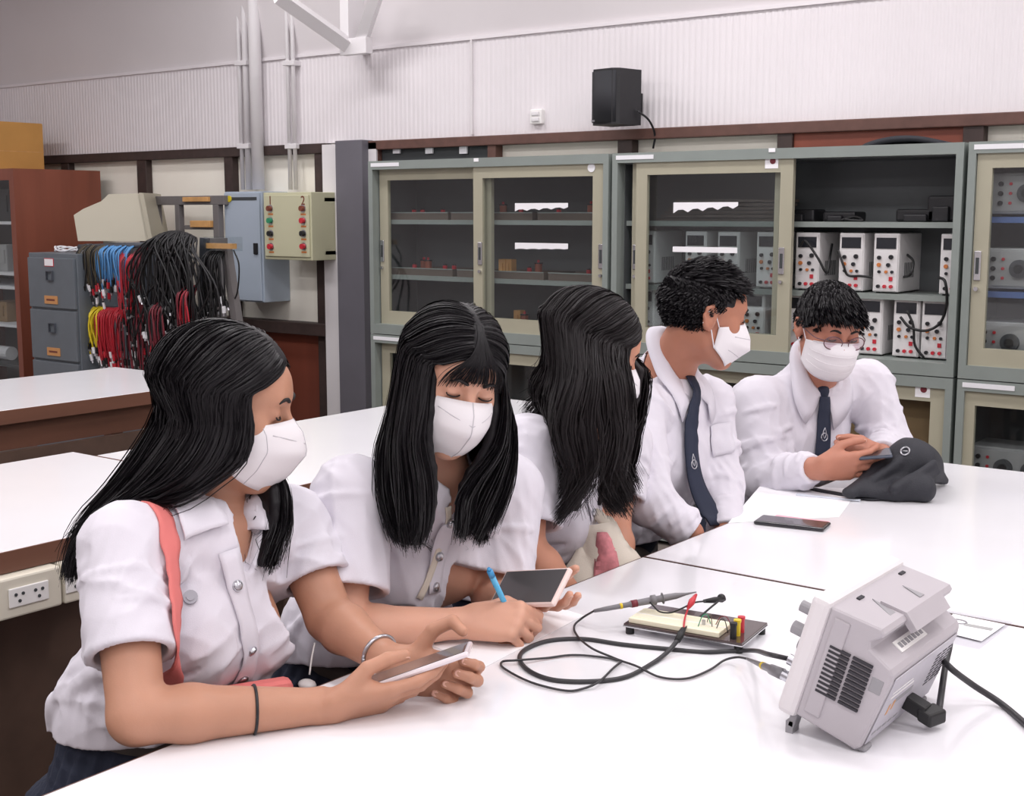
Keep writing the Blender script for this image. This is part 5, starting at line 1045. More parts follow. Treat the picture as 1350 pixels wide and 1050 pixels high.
# ---------------- the girl writing
g2 = dict(head=U(592, 503, 2.12), col=U(582, 622, 2.20), neck=U(572, 640, 2.19), rs=U(462, 655, 2.12), re=U(452, 832, 2.04), rw=U(606, 822, 2.065), ls=U(672, 645, 2.35), le=U(650, 790, 2.30), lw=U(676, 795, 2.19), pel=A(-1.66, 1.62, .54))
hands2 = [dict(w=U(615, 818, 2.065), d=V(.93, .02, .22), n=V(.15, -.62, -.75), side='R', curls=((48, 55, 30), (58, 66, 40), (66, 78, 45), (70, 80, 45)), thumb=((.7, .6, .35), (.8, -.1, .5), (.7, -.35, .6)), sc=.95),
          dict(w=U(678, 790, 2.22), d=V(.48, .0, .85), n=V(.0, .96, .12), side='L', curls=((4, 16, 20), (5, 18, 22), (6, 20, 24), (8, 22, 26)), thumb=((.45, .8, .45), (.6, .5, .5), (.8, .1, .4)), sc=.95)]
p2 = make_person('girl with long straight hair and bangs writing with a blue pen', g2, 'skin2', True, V(.40, -.42, .80), h=.0034, hands=hands2, neck_r=.042, up_hint=V(.20, 1, .1), head_sc=.94, ears=False)
T2 = p2['T']; T2['cu'] = unit(T2['up'] + T2['f'] * .6); T2['cf'] = unit(T2['f'] - T2['cu'] * np.dot(T2['f'], T2['cu'])); T2['cr'] = np.cross(T2['cf'], T2['cu'])
s2 = shirt_vol(p2, True, .022, sl=[(.72, .066, .072), (.80, .062, .068)], zcut=.70, seed=8, amp=.0062, bulge=.016, h=.0042)
neck_open(s2, g2, T2, .050, .05, .024); fast_mesh('blouse', [s2.mesh()], 'shirt', p2['root'])
collar(p2['root'], s2, g2, T2, .055, .020, .044, 40, tip=.03, open_=.035)
placket(p2, s2, hit(s2, 592, 690, .001), hit(s2, 572, 782, .001), (.05, .56, .95)); badge(p2, s2, (507, 686), .009)
trousers(p2, True, .72)
hair2 = [(59, [U(564, 545, 2.03), U(560, 580, 2.03), U(568, 620, 2.03), U(570, 655, 2.03), U(566, 690, 2.02), U(556, 716, 2.01)]),
    (88, [U(532, 545, 2.06), U(528, 590, 2.05), U(532, 630, 2.04), U(535, 660, 2.03), U(540, 692, 2.02), U(545, 718, 2.02)]),
    (115, [U(520, 545, 2.13), U(508, 590, 2.11), U(505, 630, 2.09), U(510, 660, 2.07), U(520, 690, 2.05), U(532, 714, 2.04)]),
    (150, [U(522, 540, 2.19), U(510, 585, 2.18), U(508, 620, 2.16), U(515, 655, 2.13), U(522, 685, 2.10), U(528, 705, 2.08)]),
    (180, [U(560, 540, 2.24), U(550, 600, 2.27), U(545, 640, 2.29), U(545, 670, 2.30), U(545, 700, 2.30), U(545, 720, 2.30)]),
    (-60, [U(660, 545, 2.10), U(650, 590, 2.10), U(622, 625, 2.10), U(605, 655, 2.09), U(602, 685, 2.08), U(600, 710, 2.07)]),
    (-80, [U(666, 545, 2.12), U(664, 590, 2.13), U(650, 630, 2.13), U(636, 660, 2.12), U(626, 685, 2.11), U(616, 706, 2.10)]),
    (-115, [U(668, 545, 2.19), U(672, 590, 2.19), U(668, 630, 2.18), U(660, 655, 2.16), U(648, 680, 2.14), U(640, 698, 2.13)]),
    (-180, [U(600, 540, 2.26), U(600, 600, 2.29), U(600, 640, 2.31), U(600, 670, 2.32), U(600, 700, 2.32), U(600, 720, 2.32)])]
pc = long_hair(p2['root'], g2['head'], p2['Rh'], .94, PART_L, hair2, 5600, body_vol=s2, layer=.014)
def bangs(P_, n, r_=None, span=(-.045, .05), zlow=.028, seed=3, sc=1.0):
    r_ = np.random.default_rng(seed); L = P_['L']; out = []
    for i in range(n):
        u = span[0] + (span[1] - span[0]) * r_.random(); g = r_.normal() * .003; zl = zlow + .012 * r_.random() + abs(u) * -.35
        row = [L(*(A(u * .08 + .001 * np.sign(u), .040, .1235))), L(*(A(u * .16, .068, .106))), L(u * .45, .0905, .082), L(u * .8 + g, .1035 - abs(u) * .25, .062), L(u * 1.0 + g, .1055 - abs(u) * .38, .045), L(u * 1.1 + g, .102 - abs(u) * .42, zl)]
        out.append(spline(row, 4))
    return strands(np.array(out), .0009, .0003)
pc.append(bangs(p2, 230, span=(-.050, .056), zlow=.036)); fast_mesh('hair', pc, 'hair', p2['root'])
face_mask(p2['root'], p2['L'], 'beak', loops=False)
R_, S, g_ = ribbon_on(s2, [hit(s2, 590, 668, .003), hit(s2, 584, 705, .003), hit(s2, 570, 750, .003), hit(s2, 552, 790, .003)], .012, .004, 6)
lan = thing('id_lanyard', tuple(S[-1]), 'narrow beige strap hanging down the blouse of the girl writing', 'strap'); MB().grid(R_.transpose(1, 0, 2), thick=.002).build('strap', 'tote', lan)
band(p2, g2['le'], g2['lw'], .85, .026, .002, 'bracelet', 'brass')

# ---------------- the girl with wavy hair
g3 = dict(head=U(776, 466, 2.52), col=U(762, 560, 2.61), neck=U(752, 580, 2.60), rs=U(694, 592, 2.50), re=U(693, 722, 2.43), rw=A(-1.335, 1.975, .705), ls=U(822, 585, 2.78), le=U(808, 690, 2.72), lw=A(-1.335, 2.12, .70), pel=A(-1.68, 2.05, .54))
hands3 = [dict(w=A(-1.325, 1.985, .695), d=A(.85, .25, -.4), n=A(0, 0, -1.), side='R', curls=((20, 25, 15),) * 4, sc=.95), dict(w=A(-1.325, 2.11, .69), d=A(.85, -.2, -.4), n=A(0, 0, -1.), side='L', curls=((20, 25, 15),) * 4, sc=.95)]
p3 = make_person('girl with long wavy hair covering her face, bending between two others', g3, 'skin3', True, V(.90, -.38, -.12), h=.0042, hands=hands3, neck_r=.042, head_sc=.94, ears=False)
T3 = p3['T']; T3['cu'] = unit(T3['up'] + T3['f'] * .6); T3['cf'] = unit(T3['f'] - T3['cu'] * np.dot(T3['f'], T3['cu'])); T3['cr'] = np.cross(T3['cf'], T3['cu'])
s3 = shirt_vol(p3, True, .022, sl=[(.80, .066, .070), (.7, .062, .064)], zcut=.70, seed=12, amp=.0062, bulge=.012, h=.0048)
neck_open(s3, g3, T3, .050, .05, .024); fast_mesh('blouse', [s3.mesh()], 'shirt', p3['root']); collar(p3['root'], s3, g3, T3, .055, .020, .044, 40, tip=.03, open_=.03)
placket(p3, s3, hit(s3, 778, 630, .001), hit(s3, 782, 685, .001), (.3, .9)); trousers(p3, True, .72)
hair3 = [(50, [U(832, 500, 2.43), U(830, 540, 2.43), U(828, 575, 2.44), U(830, 610, 2.44), U(824, 645, 2.45), U(816, 678, 2.46)]),
    (94, [U(800, 500, 2.40), U(800, 545, 2.40), U(806, 580, 2.41), U(810, 615, 2.42), U(806, 650, 2.43), U(808, 674, 2.44)]),
    (97, [U(790, 500, 2.39), U(788, 545, 2.39), U(782, 580, 2.39), U(776, 615, 2.39), U(768, 650, 2.39), U(756, 684, 2.39)]),
    (120, [U(765, 495, 2.40), U(755, 545, 2.39), U(752, 585, 2.39), U(752, 620, 2.40), U(760, 650, 2.40), U(750, 684, 2.40)]),
    (142, [U(742, 490, 2.46), U(737, 540, 2.44), U(740, 580, 2.42), U(744, 615, 2.42), U(754, 650, 2.42), U(746, 684, 2.42)]),
    (180, [U(722, 470, 2.56), U(712, 490, 2.58), U(706, 503, 2.60), U(702, 515, 2.62), U(700, 528, 2.64), U(704, 545, 2.65)]),
    (-50, [U(852, 490, 2.55), U(842, 540, 2.56), U(834, 575, 2.56), U(838, 610, 2.56), U(830, 640, 2.56), U(818, 664, 2.56)]),
    (-110, [U(822, 500, 2.60), U(824, 540, 2.62), U(825, 575, 2.62), U(828, 605, 2.60), U(824, 635, 2.58), U(816, 658, 2.57)]),
    (-180, [U(740, 480, 2.60), U(730, 500, 2.63), U(726, 515, 2.65), U(724, 530, 2.66), U(724, 545, 2.67), U(728, 565, 2.68)])]
pc = long_hair(p3['root'], g3['head'], p3['Rh'], .94, PART_L, hair3, 5000, body_vol=s3, layer=.014, wavy=.015, m='hair2'); fast_mesh('hair', pc, 'hair2', p3['root'])
face_mask(p3['root'], p3['L'], 'beak', loops=False)

# ---------------- the boy looking aside
def tie(P_, sv, knot, pts, w0=.028, w1=.068, emblem=None):
    S = spline([knot] + pts, 7); K = len(S)
    for _ in range(5): S[1:-1] = S[1:-1] * .4 + (S[2:] + S[:-2]) * .3
    S = sv.out(S, .006, 3); t = np.gradient(S, axis=0); t /= np.linalg.norm(t, axis=1)[:, None] + 1e-9; f_ = P_['T']['f'] + 0 * S; g = f_ - t * (f_ * t).sum(1)[:, None]; g /= np.linalg.norm(g, axis=1)[:, None]; sd = np.cross(t, g)
    q = np.linspace(0, 1, K); w = w0 + (w1 - w0) * q ** .9; cols = [S + sd * (w * k)[:, None] - g * (abs(k) * .004) for k in (-.5, -.25, 0, .25, .5)]; P = np.stack([sv.out(c_, .003, 2) for c_ in cols]).transpose(1, 0, 2)
    o = MB().grid(P, thick=.004).build('necktie', 'tie', P_['root'])
    d = unit(S[2] - S[0]); v = Vol(knot - .04, knot + .04, .003); v.add(rc(knot - d * .014, knot + d * .016, .019, .011, g[0], .7), .004); fast_mesh('tie_knot', [v.mesh()], 'tie', P_['root'])
    if emblem is not None:
        i = int(emblem * (K - 1)); c = P[i, 2] + g[i] * .0035; ax = np.array([sd[i], g[i], -t[i]]); MB().tube([c + ax[0] * .010 * math.cos(a) + ax[2] * .010 * math.sin(a) for a in np.linspace(0, 2 * PI, 17)], .0016, None, 5).tube(spline([c + ax[2] * .024, c + ax[2] * .010 + ax[0] * .005, c - ax[2] * .004, c + ax[2] * .010 - ax[0] * .005, c + ax[2] * .024], 3), .0014, None, 5).build('tie_emblem', 'silver', o)
def front_knot(P_, rb, dn=.0): J, T = P_['J'], P_['T']; return J['col'] + T['cf'] * (rb * 1.12 + .008) + T['cu'] * (.004 - dn)
g4 = dict(head=U(928, 418, 2.92), col=U(886, 478, 3.00), neck=U(884, 505, 3.02), rs=U(838, 540, 2.90), re=U(856, 660, 2.80), rw=A(-1.345, 2.40, .775), ls=U(936, 530, 3.12), le=U(952, 640, 3.06), lw=A(-1.345, 2.56, .745), pel=A(-1.70, 2.52, .54))
hands4 = [dict(w=A(-1.338, 2.415, .728), d=A(.8, .3, -.5), n=A(0, 0, -1.), side='R', curls=((20, 25, 15),) * 4, sc=1.05), dict(w=A(-1.338, 2.56, .70), d=A(.8, -.3, -.5), n=A(0, 0, -1.), side='L', curls=((20, 25, 15),) * 4, sc=1.05)]
p4 = make_person('boy in a long dark tie turning his head to look aside', g4, 'skin4', False, V(.93, -.20, -.22), h=.0040, hands=hands4, neck_r=.051, open_eye=0, head_sc=.94)
T4 = p4['T']; T4['cu'] = unit(T4['up'] + T4['f'] * .75); T4['cf'] = unit(T4['f'] - T4['cu'] * np.dot(T4['f'], T4['cu'])); T4['cr'] = np.cross(T4['cf'], T4['cu'])
s4 = shirt_vol(p4, False, .018, sl=[(None, .062, .040), (None, .055, .038)], zcut=.70, seed=21, amp=.0062, bulge=.012, h=.0048)
neck_open(s4, g4, T4, .055); fast_mesh('shirt', [s4.mesh()], 'shirt', p4['root']); collar(p4['root'], s4, g4, T4, .059, .028, .037, 9, tip=.052, open_=.012)
k4 = front_knot(p4, .060); a_ = hit(s4, 910, 560, .008, 2.4); b_ = hit(s4, 912, 600, .008, 2.4); tie(p4, s4, k4, [k4 * .7 + a_ * .3 + T4['f'] * .006, a_, b_, b_ + (U(920, 645, 2.9) - U(912, 600, 2.9)) + A(.0, 0, 0), b_ + (U(937, 690, 2.9) - U(912, 600, 2.9)) + A(.015, 0, 0)], .032, .056, .66)
trousers(p4, False, .72, skirt=False)
def keep4(v, p): return not ((p[1] > .040 + .6 * max(0, p[2] - .035) and p[2] < .078) or (p[2] < -.032) or (p[2] < .022 and p[1] > -.005) or (abs(p[0]) > .055 and p[1] > .018 and p[2] < .060))
pc = [hair_cap(p4['C'], p4['Rh'], .94, .003, [((0, .098, .022), (.064, .052, .052)), ((0, .03, -.085), (.12, .10, .085)), ((.08, .03, .0), (.03, .042, .036)), ((-.08, .03, .0), (.03, .042, .036))], extra=[]).mesh()]
pc.append(short_hair(p4['C'], p4['Rh'], .94, 8000, lambda v, p: keep4(v, p), lambda v, p: (0.15 * v[0], .75 if p[2] > .05 else -.5, .25 if p[2] > .07 else -.45), lambda v, p: .030 if p[2] > .07 else (.012 if p[2] > .02 else .006), lambda v, p: .6 if p[2] > .06 else .15, 0, 5, r0=.0014)); fast_mesh('hair', pc, 'hair', p4['root'])
face_mask(p4['root'], p4['L'], 'boat')

def pocket(P_, sv, q0, q1, q2, q3, d0=2.4):
    a, b_, c_, d_ = [hit(sv, *q, .0015, d0) for q in (q0, q1, q2, q3)]; P = np.array([[sv.snap((a * (1 - u) + b_ * u) * (1 - v) + (d_ * (1 - u) + c_ * u) * v, .0025)[0] for u in np.linspace(0, 1, 7)] for v in np.linspace(0, 1, 8)]); MB().grid(P[::-1], thick=.002).build('chest_pocket', 'shirt', P_['root'])
pocket(p4, s4, (936, 562), (964, 556), (967, 596), (940, 603))
# ---------------- the boy in glasses
g5 = dict(head=U(1092, 436, 3.28), col=U(1076, 490, 3.36), neck=U(1066, 512, 3.40), rs=U(998, 532, 3.34), re=U(1010, 632, 3.30), rw=U(1072, 618, 3.14), ls=U(1144, 508, 3.46), le=U(1172, 588, 3.42), lw=U(1162, 600, 3.24), pel=A(-1.62, 3.12, .54))
hands5 = [dict(w=U(1078, 617, 3.12), d=V(.95, .05, -.05), n=V(.0, .36, -.93), side='R', curls=((14, 24, 16), (16, 26, 18), (18, 30, 20), (20, 34, 22)), thumb=((.75, .55, .25), (.95, .18, .15), (.97, .02, .1)), sc=1.0),
          dict(w=U(1168, 604, 3.17), d=V(-.85, -.02, .10), n=V(-.05, .25, -.95), side='L', curls=((45, 60, 40), (46, 62, 40), (50, 64, 42), (52, 66, 42)), thumb=((.70, .45, .1), (.9, .15, .0), (.97, .0, .1)), sc=.98)]
p5 = make_person('boy in glasses and tie bending over a dark phone at the table end', g5, 'skin5', False, V(.20, -.46, .86), h=.0042, hands=hands5, neck_r=.050, head_sc=.92, up_hint=V(.05, 1, .1))
T5 = p5['T']; T5['cu'] = unit(T5['up'] + T5['f'] * .8); T5['cf'] = unit(T5['f'] - T5['cu'] * np.dot(T5['f'], T5['cu'])); T5['cr'] = np.cross(T5['cf'], T5['cu'])
s5 = shirt_vol(p5, False, .022, sl=[(None, .070, .038), (None, .068, .038)], zcut=.70, seed=33, amp=.0062, bulge=.012, h=.0048)
neck_open(s5, g5, T5, .055); fast_mesh('shirt', [s5.mesh()], 'shirt', p5['root']); collar(p5['root'], s5, g5, T5, .059, .028, .037, 8, tip=.056, open_=.012)
k5 = front_knot(p5, .060); a_ = hit(s5, 1086, 552, .008, 2.4); b_ = hit(s5, 1086, 572, .008, 2.4); tie(p5, s5, k5, [k5 * .7 + a_ * .3 + T5['f'] * .006, a_, b_, b_ + (U(1084, 604, 3.2) - U(1086, 572, 3.2))], .028, .046, .80)
trousers(p5, False, .72, skirt=False)
def keep5(v, p): return not ((p[1] > .055 and p[2] < .060) or (p[2] < -.022) or (p[2] < .020 and p[1] > -.005) or (abs(p[0]) > .06 and p[1] > .03 and p[2] < .045))
pc = [hair_cap(p5['C'], p5['Rh'], .92, .003, [((0, .105, .008), (.062, .05, .048)), ((0, .03, -.09), (.12, .10, .09)), ((.085, .03, -.01), (.03, .042, .036)), ((-.085, .03, -.01), (.03, .042, .036))]).mesh()]
pc.append(short_hair(p5['C'], p5['Rh'], .92, 8000, keep5, lambda v, p: (0.35 * v[0], 1.0 if p[2] > .03 else -.2, -.15 if p[1] > .02 else -.5), lambda v, p: .036 if p[2] > .05 else .014, lambda v, p: .25, 0, 9, r0=.0014)); fast_mesh('hair', pc, 'hair', p5['root'])
face_mask(p5['root'], p5['L'], 'pleat')
# glasses
L = p5['L']; gl = MB()
for q in (-1, 1):
    th = np.linspace(0, 2 * PI, 25); gl.tube([L(q * .034 + .025 * math.cos(a), .108 - .010 * abs(q * .034 + .025 * math.cos(a)) / .06, -.002 + .0185 * math.sin(a) + .010) for a in th], .0014, None, 6)
    gl.tube(spline([L(q * .058, .099, .014), L(q * .074, .07, .010), L(q * .080, .02, .010), L(q * .082, -.010, .010)], 4), .0014, None, 6)
gl.tube(spline([L(-.010, .108, .012), L(0, .111, .015), L(.010, .108, .012)], 4), .0013, None, 6); go = gl.build('eyeglasses', 'glassr', p5['root'])
for q in (-1, 1): MB().raw([L(q * .034 + .024 * math.cos(a), .107 - .010 * abs(q * .034 + .025 * math.cos(a)) / .06, -.002 + .0175 * math.sin(a) + .010) for a in np.linspace(0, 2 * PI, 25)[:-1]], [tuple(range(24))]).build('lens', 'lens', go)
for P_, lab_ in ((p1, 'wooden stool under the girl with the coral strap'), (p2, 'wooden stool under the girl writing'), (p3, 'wooden stool under the girl with wavy hair'), (p4, 'wooden stool under the boy looking aside'), (p5, 'wooden stool under the boy in glasses')):
    stool(P_['J']['pel'][0] - .01, P_['J']['pel'][1], lab_, .405)
# ================================================================ things on the table
# oscilloscope
B0 = atz(1134, 990, TZ + .006); al = math.radians(16); aD = A(-math.cos(al), 0, math.sin(al)); aU = A(math.sin(al), 0, math.cos(al)); aW = A(0, 1, 0); W = .250
sc_ = thing('oscilloscope', (B0[0] - .05, B0[1] + W / 2, TZ), 'light grey oscilloscope seen from behind, tilted back on its feet', 'oscilloscope')
So = lambda d, w, u: B0 + aD * (.12 - d) + aW * w + aU * u                     # d from the front face, w across, u up
def sbx(b, d0, d1, w0, w1, u0, u1, m=None, bev=0): b.obox((So(d0, w0, u0) + So(d1, w1, u1)) / 2, (aD, aW, aU), (abs(d1 - d0) / 2, abs(w1 - w0) / 2, abs(u1 - u0) / 2), m, bev); return b
prof = [(.026, .0), (.112, -.004), (.118, .002), (.128, .100), (.127, .112), (.122, .119), (.090, .131), (.088, .140), (.100, .152), (.101, .158), (.096, .163), (.026, .160)]
bm = bmesh.new(); va = [bm.verts.new(So(d, 0, u)) for d, u in prof]; vb = [bm.verts.new(So(d, W, u)) for d, u in prof]; nP = len(prof)
bm.faces.new(va); bm.faces.new(vb[::-1]); [bm.faces.new((va[i], vb[i], vb[(i + 1) % nP], va[(i + 1) % nP])) for i in range(nP)]; bmesh.ops.recalc_face_normals(bm, faces=bm.faces[:])
bmesh.ops.bevel(bm, geom=[e for e in bm.edges if abs((e.verts[0].co - e.verts[1].co).normalized().y) < .5], offset=.006, segments=3, affect='EDGES', profile=.6)
bm.verts.index_update(); mb = MB(); mb.raw([A(*q.co) for q in bm.verts], [[q.index for q in p.verts] for p in bm.faces]); bm.free(); mb.build('case', 'scope', sc_)
sbx(MB(), -.0, .028, -.004, W + .004, -.006, .166, None, .008).build('front_bezel', 'scopel', sc_)
sbx(MB(), .036, .058, -.0025, .002, .012, .150, None, .002).build('side_rib', 'scope', sc_)
for col_, (d0, d1) in enumerate(((.042, .070), (.074, .101))):
    for i in range(11): u = .046 + i * .0064; o = sbx(MB(), d0, d1, -.0032, .001, u, u + .0034).build('vent_slot', 'scoped', sc_)
sbx(MB(), .104, .120, -.0008, .004, .080, .100, None, .001).build('security_slot', 'scopek', sc_)
# back plate with vents and label
bk = lambda w, u, o=0: So(.1185 + u * .098 + o, w, u); nb_ = unit(np.cross(aW, bk(0, .1) - bk(0, 0))); nb_ = nb_ if nb_[0] > 0 else -nb_
def bplate(name, m, w0, w1, u0, u1, t, par, off=0, bev=0): c = bk((w0 + w1) / 2, (u0 + u1) / 2) + nb_ * (off + t / 2); return MB().obox(c, (aW, unit(bk(0, .1) - bk(0, 0)), nb_), ((w1 - w0) / 2, (u1 - u0) / 2, t / 2), m and None, bev).build(name, m, par)
bpn = bplate('back_plate', 'scopeb', .012, W - .010, .004, .105, .0012, sc_)
for r_ in range(9):
    for c_ in range(3): bplate('vent_slot', 'scoped', .178 + c_ * .022, .194 + c_ * .022, .038 + r_ * .006, .0405 + r_ * .006, .0008, bpn, .0008)
bplate('rating_label', 'scopek', .06, .12, .052, .060, .0004, bpn, .0012); bplate('label_line', 'socketw', .03, .11, .068, .071, .0004, bpn, .0012); bplate('label_line', 'socketw', .03, .10, .076, .078, .0004, bpn, .0012); bplate('warning_mark', 'brass', .040, .046, .040, .056, .0004, bpn, .0012); bplate('warning_mark', 'brass', .054, .060, .044, .058, .0004, bpn, .0012)
for i in range(5): bplate('port_line', 'scopek', .02 + i * .018, .033 + i * .018, .016, .020, .0004, bpn, .0012)
ledge_u = unit(So(.090, 0, .131) - So(.122, 0, .119)); c = (So(.090, .10, .131) + So(.122, .10, .119)) / 2; nl = unit(np.cross(ledge_u, aW)); nl = nl if nl[2] > 0 else -nl
tt = MB().obox(c + nl * .0008, (aW, ledge_u, nl), (.045, .0085, .0008)).build('model_label', 'socketw', sc_)
for i in range(7): MB().obox(c + nl * .0018 + aW * (-.034 + i * .0115), (aW, ledge_u, nl), (.004, .004, .0003)).build('printed_mark', 'scopek', tt)
# folded handle on the top
hp = [(.062, .166), (.098, .1665), (.118, .150), (.112, .143), (.094, .156), (.062, .158)]
def topplate(w0, w1, name): MB().prism([(-d, u) for d, u in hp], So(0, w0, 0), [aD * 1.0, aU, aW], w1 - w0).build(name, 'scope', sc_)
topplate(.075, .20, 'folding_handle')
for w in (.066, .212): sbx(MB(), .036, .041, w - .008, w + .008, .1595, .1625).build('hinge_slot', 'scoped', sc_)
MB().prism([(0, 0), (.030, .004), (.030, -.012)], So(.060, .155, .1668), [-aD, aW, aU], .0006).build('handle_recess', 'scopek', sc_)
MB().prism([(0, 0), (.036, -.008), (.036, -.026)], So(.050, .078, .1615), [-aD, aW, aU], .0012).build('handle_recess', 'scopek', sc_)
for w in (.02, W - .03):
    b = MB(); b.obox(So(.022, w, -.010) , (aD, aW, aU), (.005, .010, .016), None, .002); p = So(.020, w, -.022); b.obox(A(p[0], p[1], (p[2] + TZ) / 2 + .002), (A(1, 0, 0), A(0, 1, 0), A(0, 0, 1)), (.005, .010, max(.003, (p[2] - TZ) / 2 + .002))); b.build('tilt_foot', 'scopek', sc_)
    q = So(.112, w, -.004); MB().box(A(q[0] - .010, q[1] - .012, TZ + .0005), A(q[0] + .012, q[1] + .012, q[2] + .004), None, .003).build('rear_foot', 'scopek', sc_)
for w, u, r, m in ((.035, .128, .008, 'scopek'), (.03, .098, .009, 'scopek'), (.075, .06, .010, 'scopek')): MB().cyl(So(.002, w, u), So(-.022, w, u), r, None, 14).build('control_knob', m, sc_)
bnc = [(.035, .050), (.03, .028), (.10, .028)]
for w, u in bnc: MB().cyl(So(.002, w, u), So(-.016, w, u), .0075, None, 14).build('input_socket', 'silver', sc_)
# screen side (faces the students)
sbx(MB(), -.0015, .001, .10, .235, .045, .145).build('display_screen', 'psudark', sc_)
# power cord with angled plug
pc_ = bk(.128, .032); cord = thing('mains_lead', A(pc_[0], pc_[1], TZ), 'black mains lead with an angled plug in the back of the oscilloscope', 'cord')
b = MB(); b.obox(pc_ + nb_ * .015, (aW, unit(bk(0, .1) - bk(0, 0)), nb_), (.012, .010, .015), None, .003); b.obox(pc_ + nb_ * .036 + A(0, .004, -.002), (unit(A(.3, 1, 0)), A(0, 0, 1), nb_), (.018, .009, .010), None, .003); b.build('plug', 'rubberb', cord)
p0 = pc_ + nb_ * .040 + A(0, .02, .0)
pts = [p0, U(1246, 880, 1.83), U(1252, 850, 1.86), U(1250, 832, 1.88), U(1238, 825, 1.90), U(1232, 838, 1.90), U(1236, 860, 1.86), U(1252, 880, 1.78), atz(1282, 903, TZ + .03), atz(1320, 928, TZ + .006), atz(1356, 958, TZ + .0052), atz(1420, 1010, TZ + .0052)]
MB().tube(spline(pts, 8), .0046, None, 9).build('cable', 'rubber', cord)
c = U(1235, 826, 1.89); MB().obox(c + A(0, .004, 0), (A(1, 0, 0), A(0, 1, 0), A(0, 0, 1)), (.010, .008, .008), None, .003).build('cable_tie', 'rubberb', cord)
# probe leads
def zt2(px, py, z=.0032): return atz(px, py, TZ + z)
bw = [So(-.016, w, u) for w, u in bnc]
pr1 = thing('test_cable', zt2(760, 890, 0), 'thick black cable looped on the table and split into red and black clips', 'cable')
pts = [bw[0] , bw[0] + A(-.03, 0, .0), zt2(990, 858, .012), zt2(930, 860), zt2(880, 856), zt2(820, 850), zt2(770, 843), zt2(725, 845), zt2(694, 856), zt2(685, 869), zt2(698, 885), zt2(730, 897), zt2(780, 899), zt2(825, 893), zt2(860, 875), zt2(880, 860, .008), zt2(893, 845, .02)]
MB().tube(spline(pts, 9), .0036, None, 8).build('thick_cable', 'rubber', pr1)
e = zt2(893, 845, .02); e2 = zt2(901, 830, .03); MB().tube([e, e * .5 + e2 * .5, e2], [.0052, .0062, .0045], None, 8).build('splitter', 'rubberb', pr1)
MB().tube(spline([e2, U(903, 815, 2.10), U(908, 800, 2.11)], 5), .0016, None, 6).build('red_wire', 'red', pr1)
b = MB(); a_, c_ = U(907, 802, 2.11), U(918, 784, 2.13); b.tube([a_, a_ * .55 + c_ * .45, c_], [.003, .0058, .0022], None, 8); b.build('red_clip', 'red', pr1)
MB().tube(spline([e2, U(915, 820, 2.12), U(935, 803, 2.16), U(946, 794, 2.18)], 5), .0018, None, 6).build('black_wire', 'rubberb', pr1)
b = MB(); a_, c_ = U(928, 793, 2.17), U(955, 790, 2.2); b.tube([a_, a_ * .5 + c_ * .5, c_], [.003, .0055, .004], None, 8); b.ball(U(951, 789, 2.2), .0075, None, None, 7); b.build('black_clip', 'rubberb', pr1)
pr2 = thing('oscilloscope_probe', zt2(840, 800, 0), 'grey oscilloscope probe lying over the breadboard edge with a thin cable', 'probe')
tip_, tail = U(918, 781, 2.16), U(783, 806, 2.13); bd = unit(tip_ - tail)
P_at = lambda q: tail * (1 - q) + tip_ * q
MB().tube([P_at(q) for q in (0, .12, .3, .34, .345, .40, .405, .52, .55, .555, .60, .605, .66, .80, .9, 1)], [.0028, .0040, .0045, .0045, .0052, .0052, .0055, .0058, .0058, .0085, .0085, .0056, .0060, .0052, .0022, .0010], None, 12).build('probe_body', 'probe', pr2)
MB().tube([P_at(.25), P_at(.275)], .0050, None, 12).build('yellow_ring', 'yellow', pr2); MB().tube([P_at(.36), P_at(.42)], .0062, None, 12).build('red_band', 'wiret', pr2); MB().tube([P_at(.665), P_at(.672)], .0095, None, 14).build('finger_guard', 'probe', pr2)
MB().tube(spline([P_at(.53), U(862, 800, 2.13), U(870, 807, 2.12), U(885, 808, 2.12), U(900, 802, 2.11), U(915, 795, 2.12), U(930, 793, 2.15)], 6), .0014, None, 6).build('ground_wire', 'rubberb', pr2)
pts = [tail, zt2(768, 815, .012), zt2(757, 826), zt2(762, 840, .007), zt2(780, 855, .010), zt2(805, 866), zt2(820, 872, .004), zt2(840, 879, .006), zt2(870, 893), zt2(905, 895), zt2(935, 884), zt2(955, 871, .006), zt2(972, 867, .014), zt2(985, 869, .022)]
MB().tube(spline(pts, 8), .0018, None, 7).build('probe_cable', 'rubber', pr2)
pts = [zt2(820, 872, .0035), zt2(808, 882, .006), zt2(790, 899, .0085), zt2(770, 908), zt2(745, 911), zt2(700, 900), zt2(665, 882), zt2(662, 873), zt2(680, 871, .008), zt2(720, 868), zt2(755, 864), zt2(795, 867), zt2(820, 872, .0032)]
MB().tube(spline(pts, 8), .0018, None, 7).build('probe_cable_loop', 'rubber', pr2)
a_, c_ = zt2(985, 869, .022), bw[1]; d = c_ - a_
MB().tube([a_, a_ + d * .45, a_ + d * .5, a_ + d * .7, a_ + d * .72, c_], [.0022, .0042, .0052, .0055, .0075, .0080], None, 12).build('bnc_plug', 'probe', pr2); MB().tube([a_ + d * .46, a_ + d * .51], .0055, None, 12).build('yellow_ring', 'yellow', pr2)
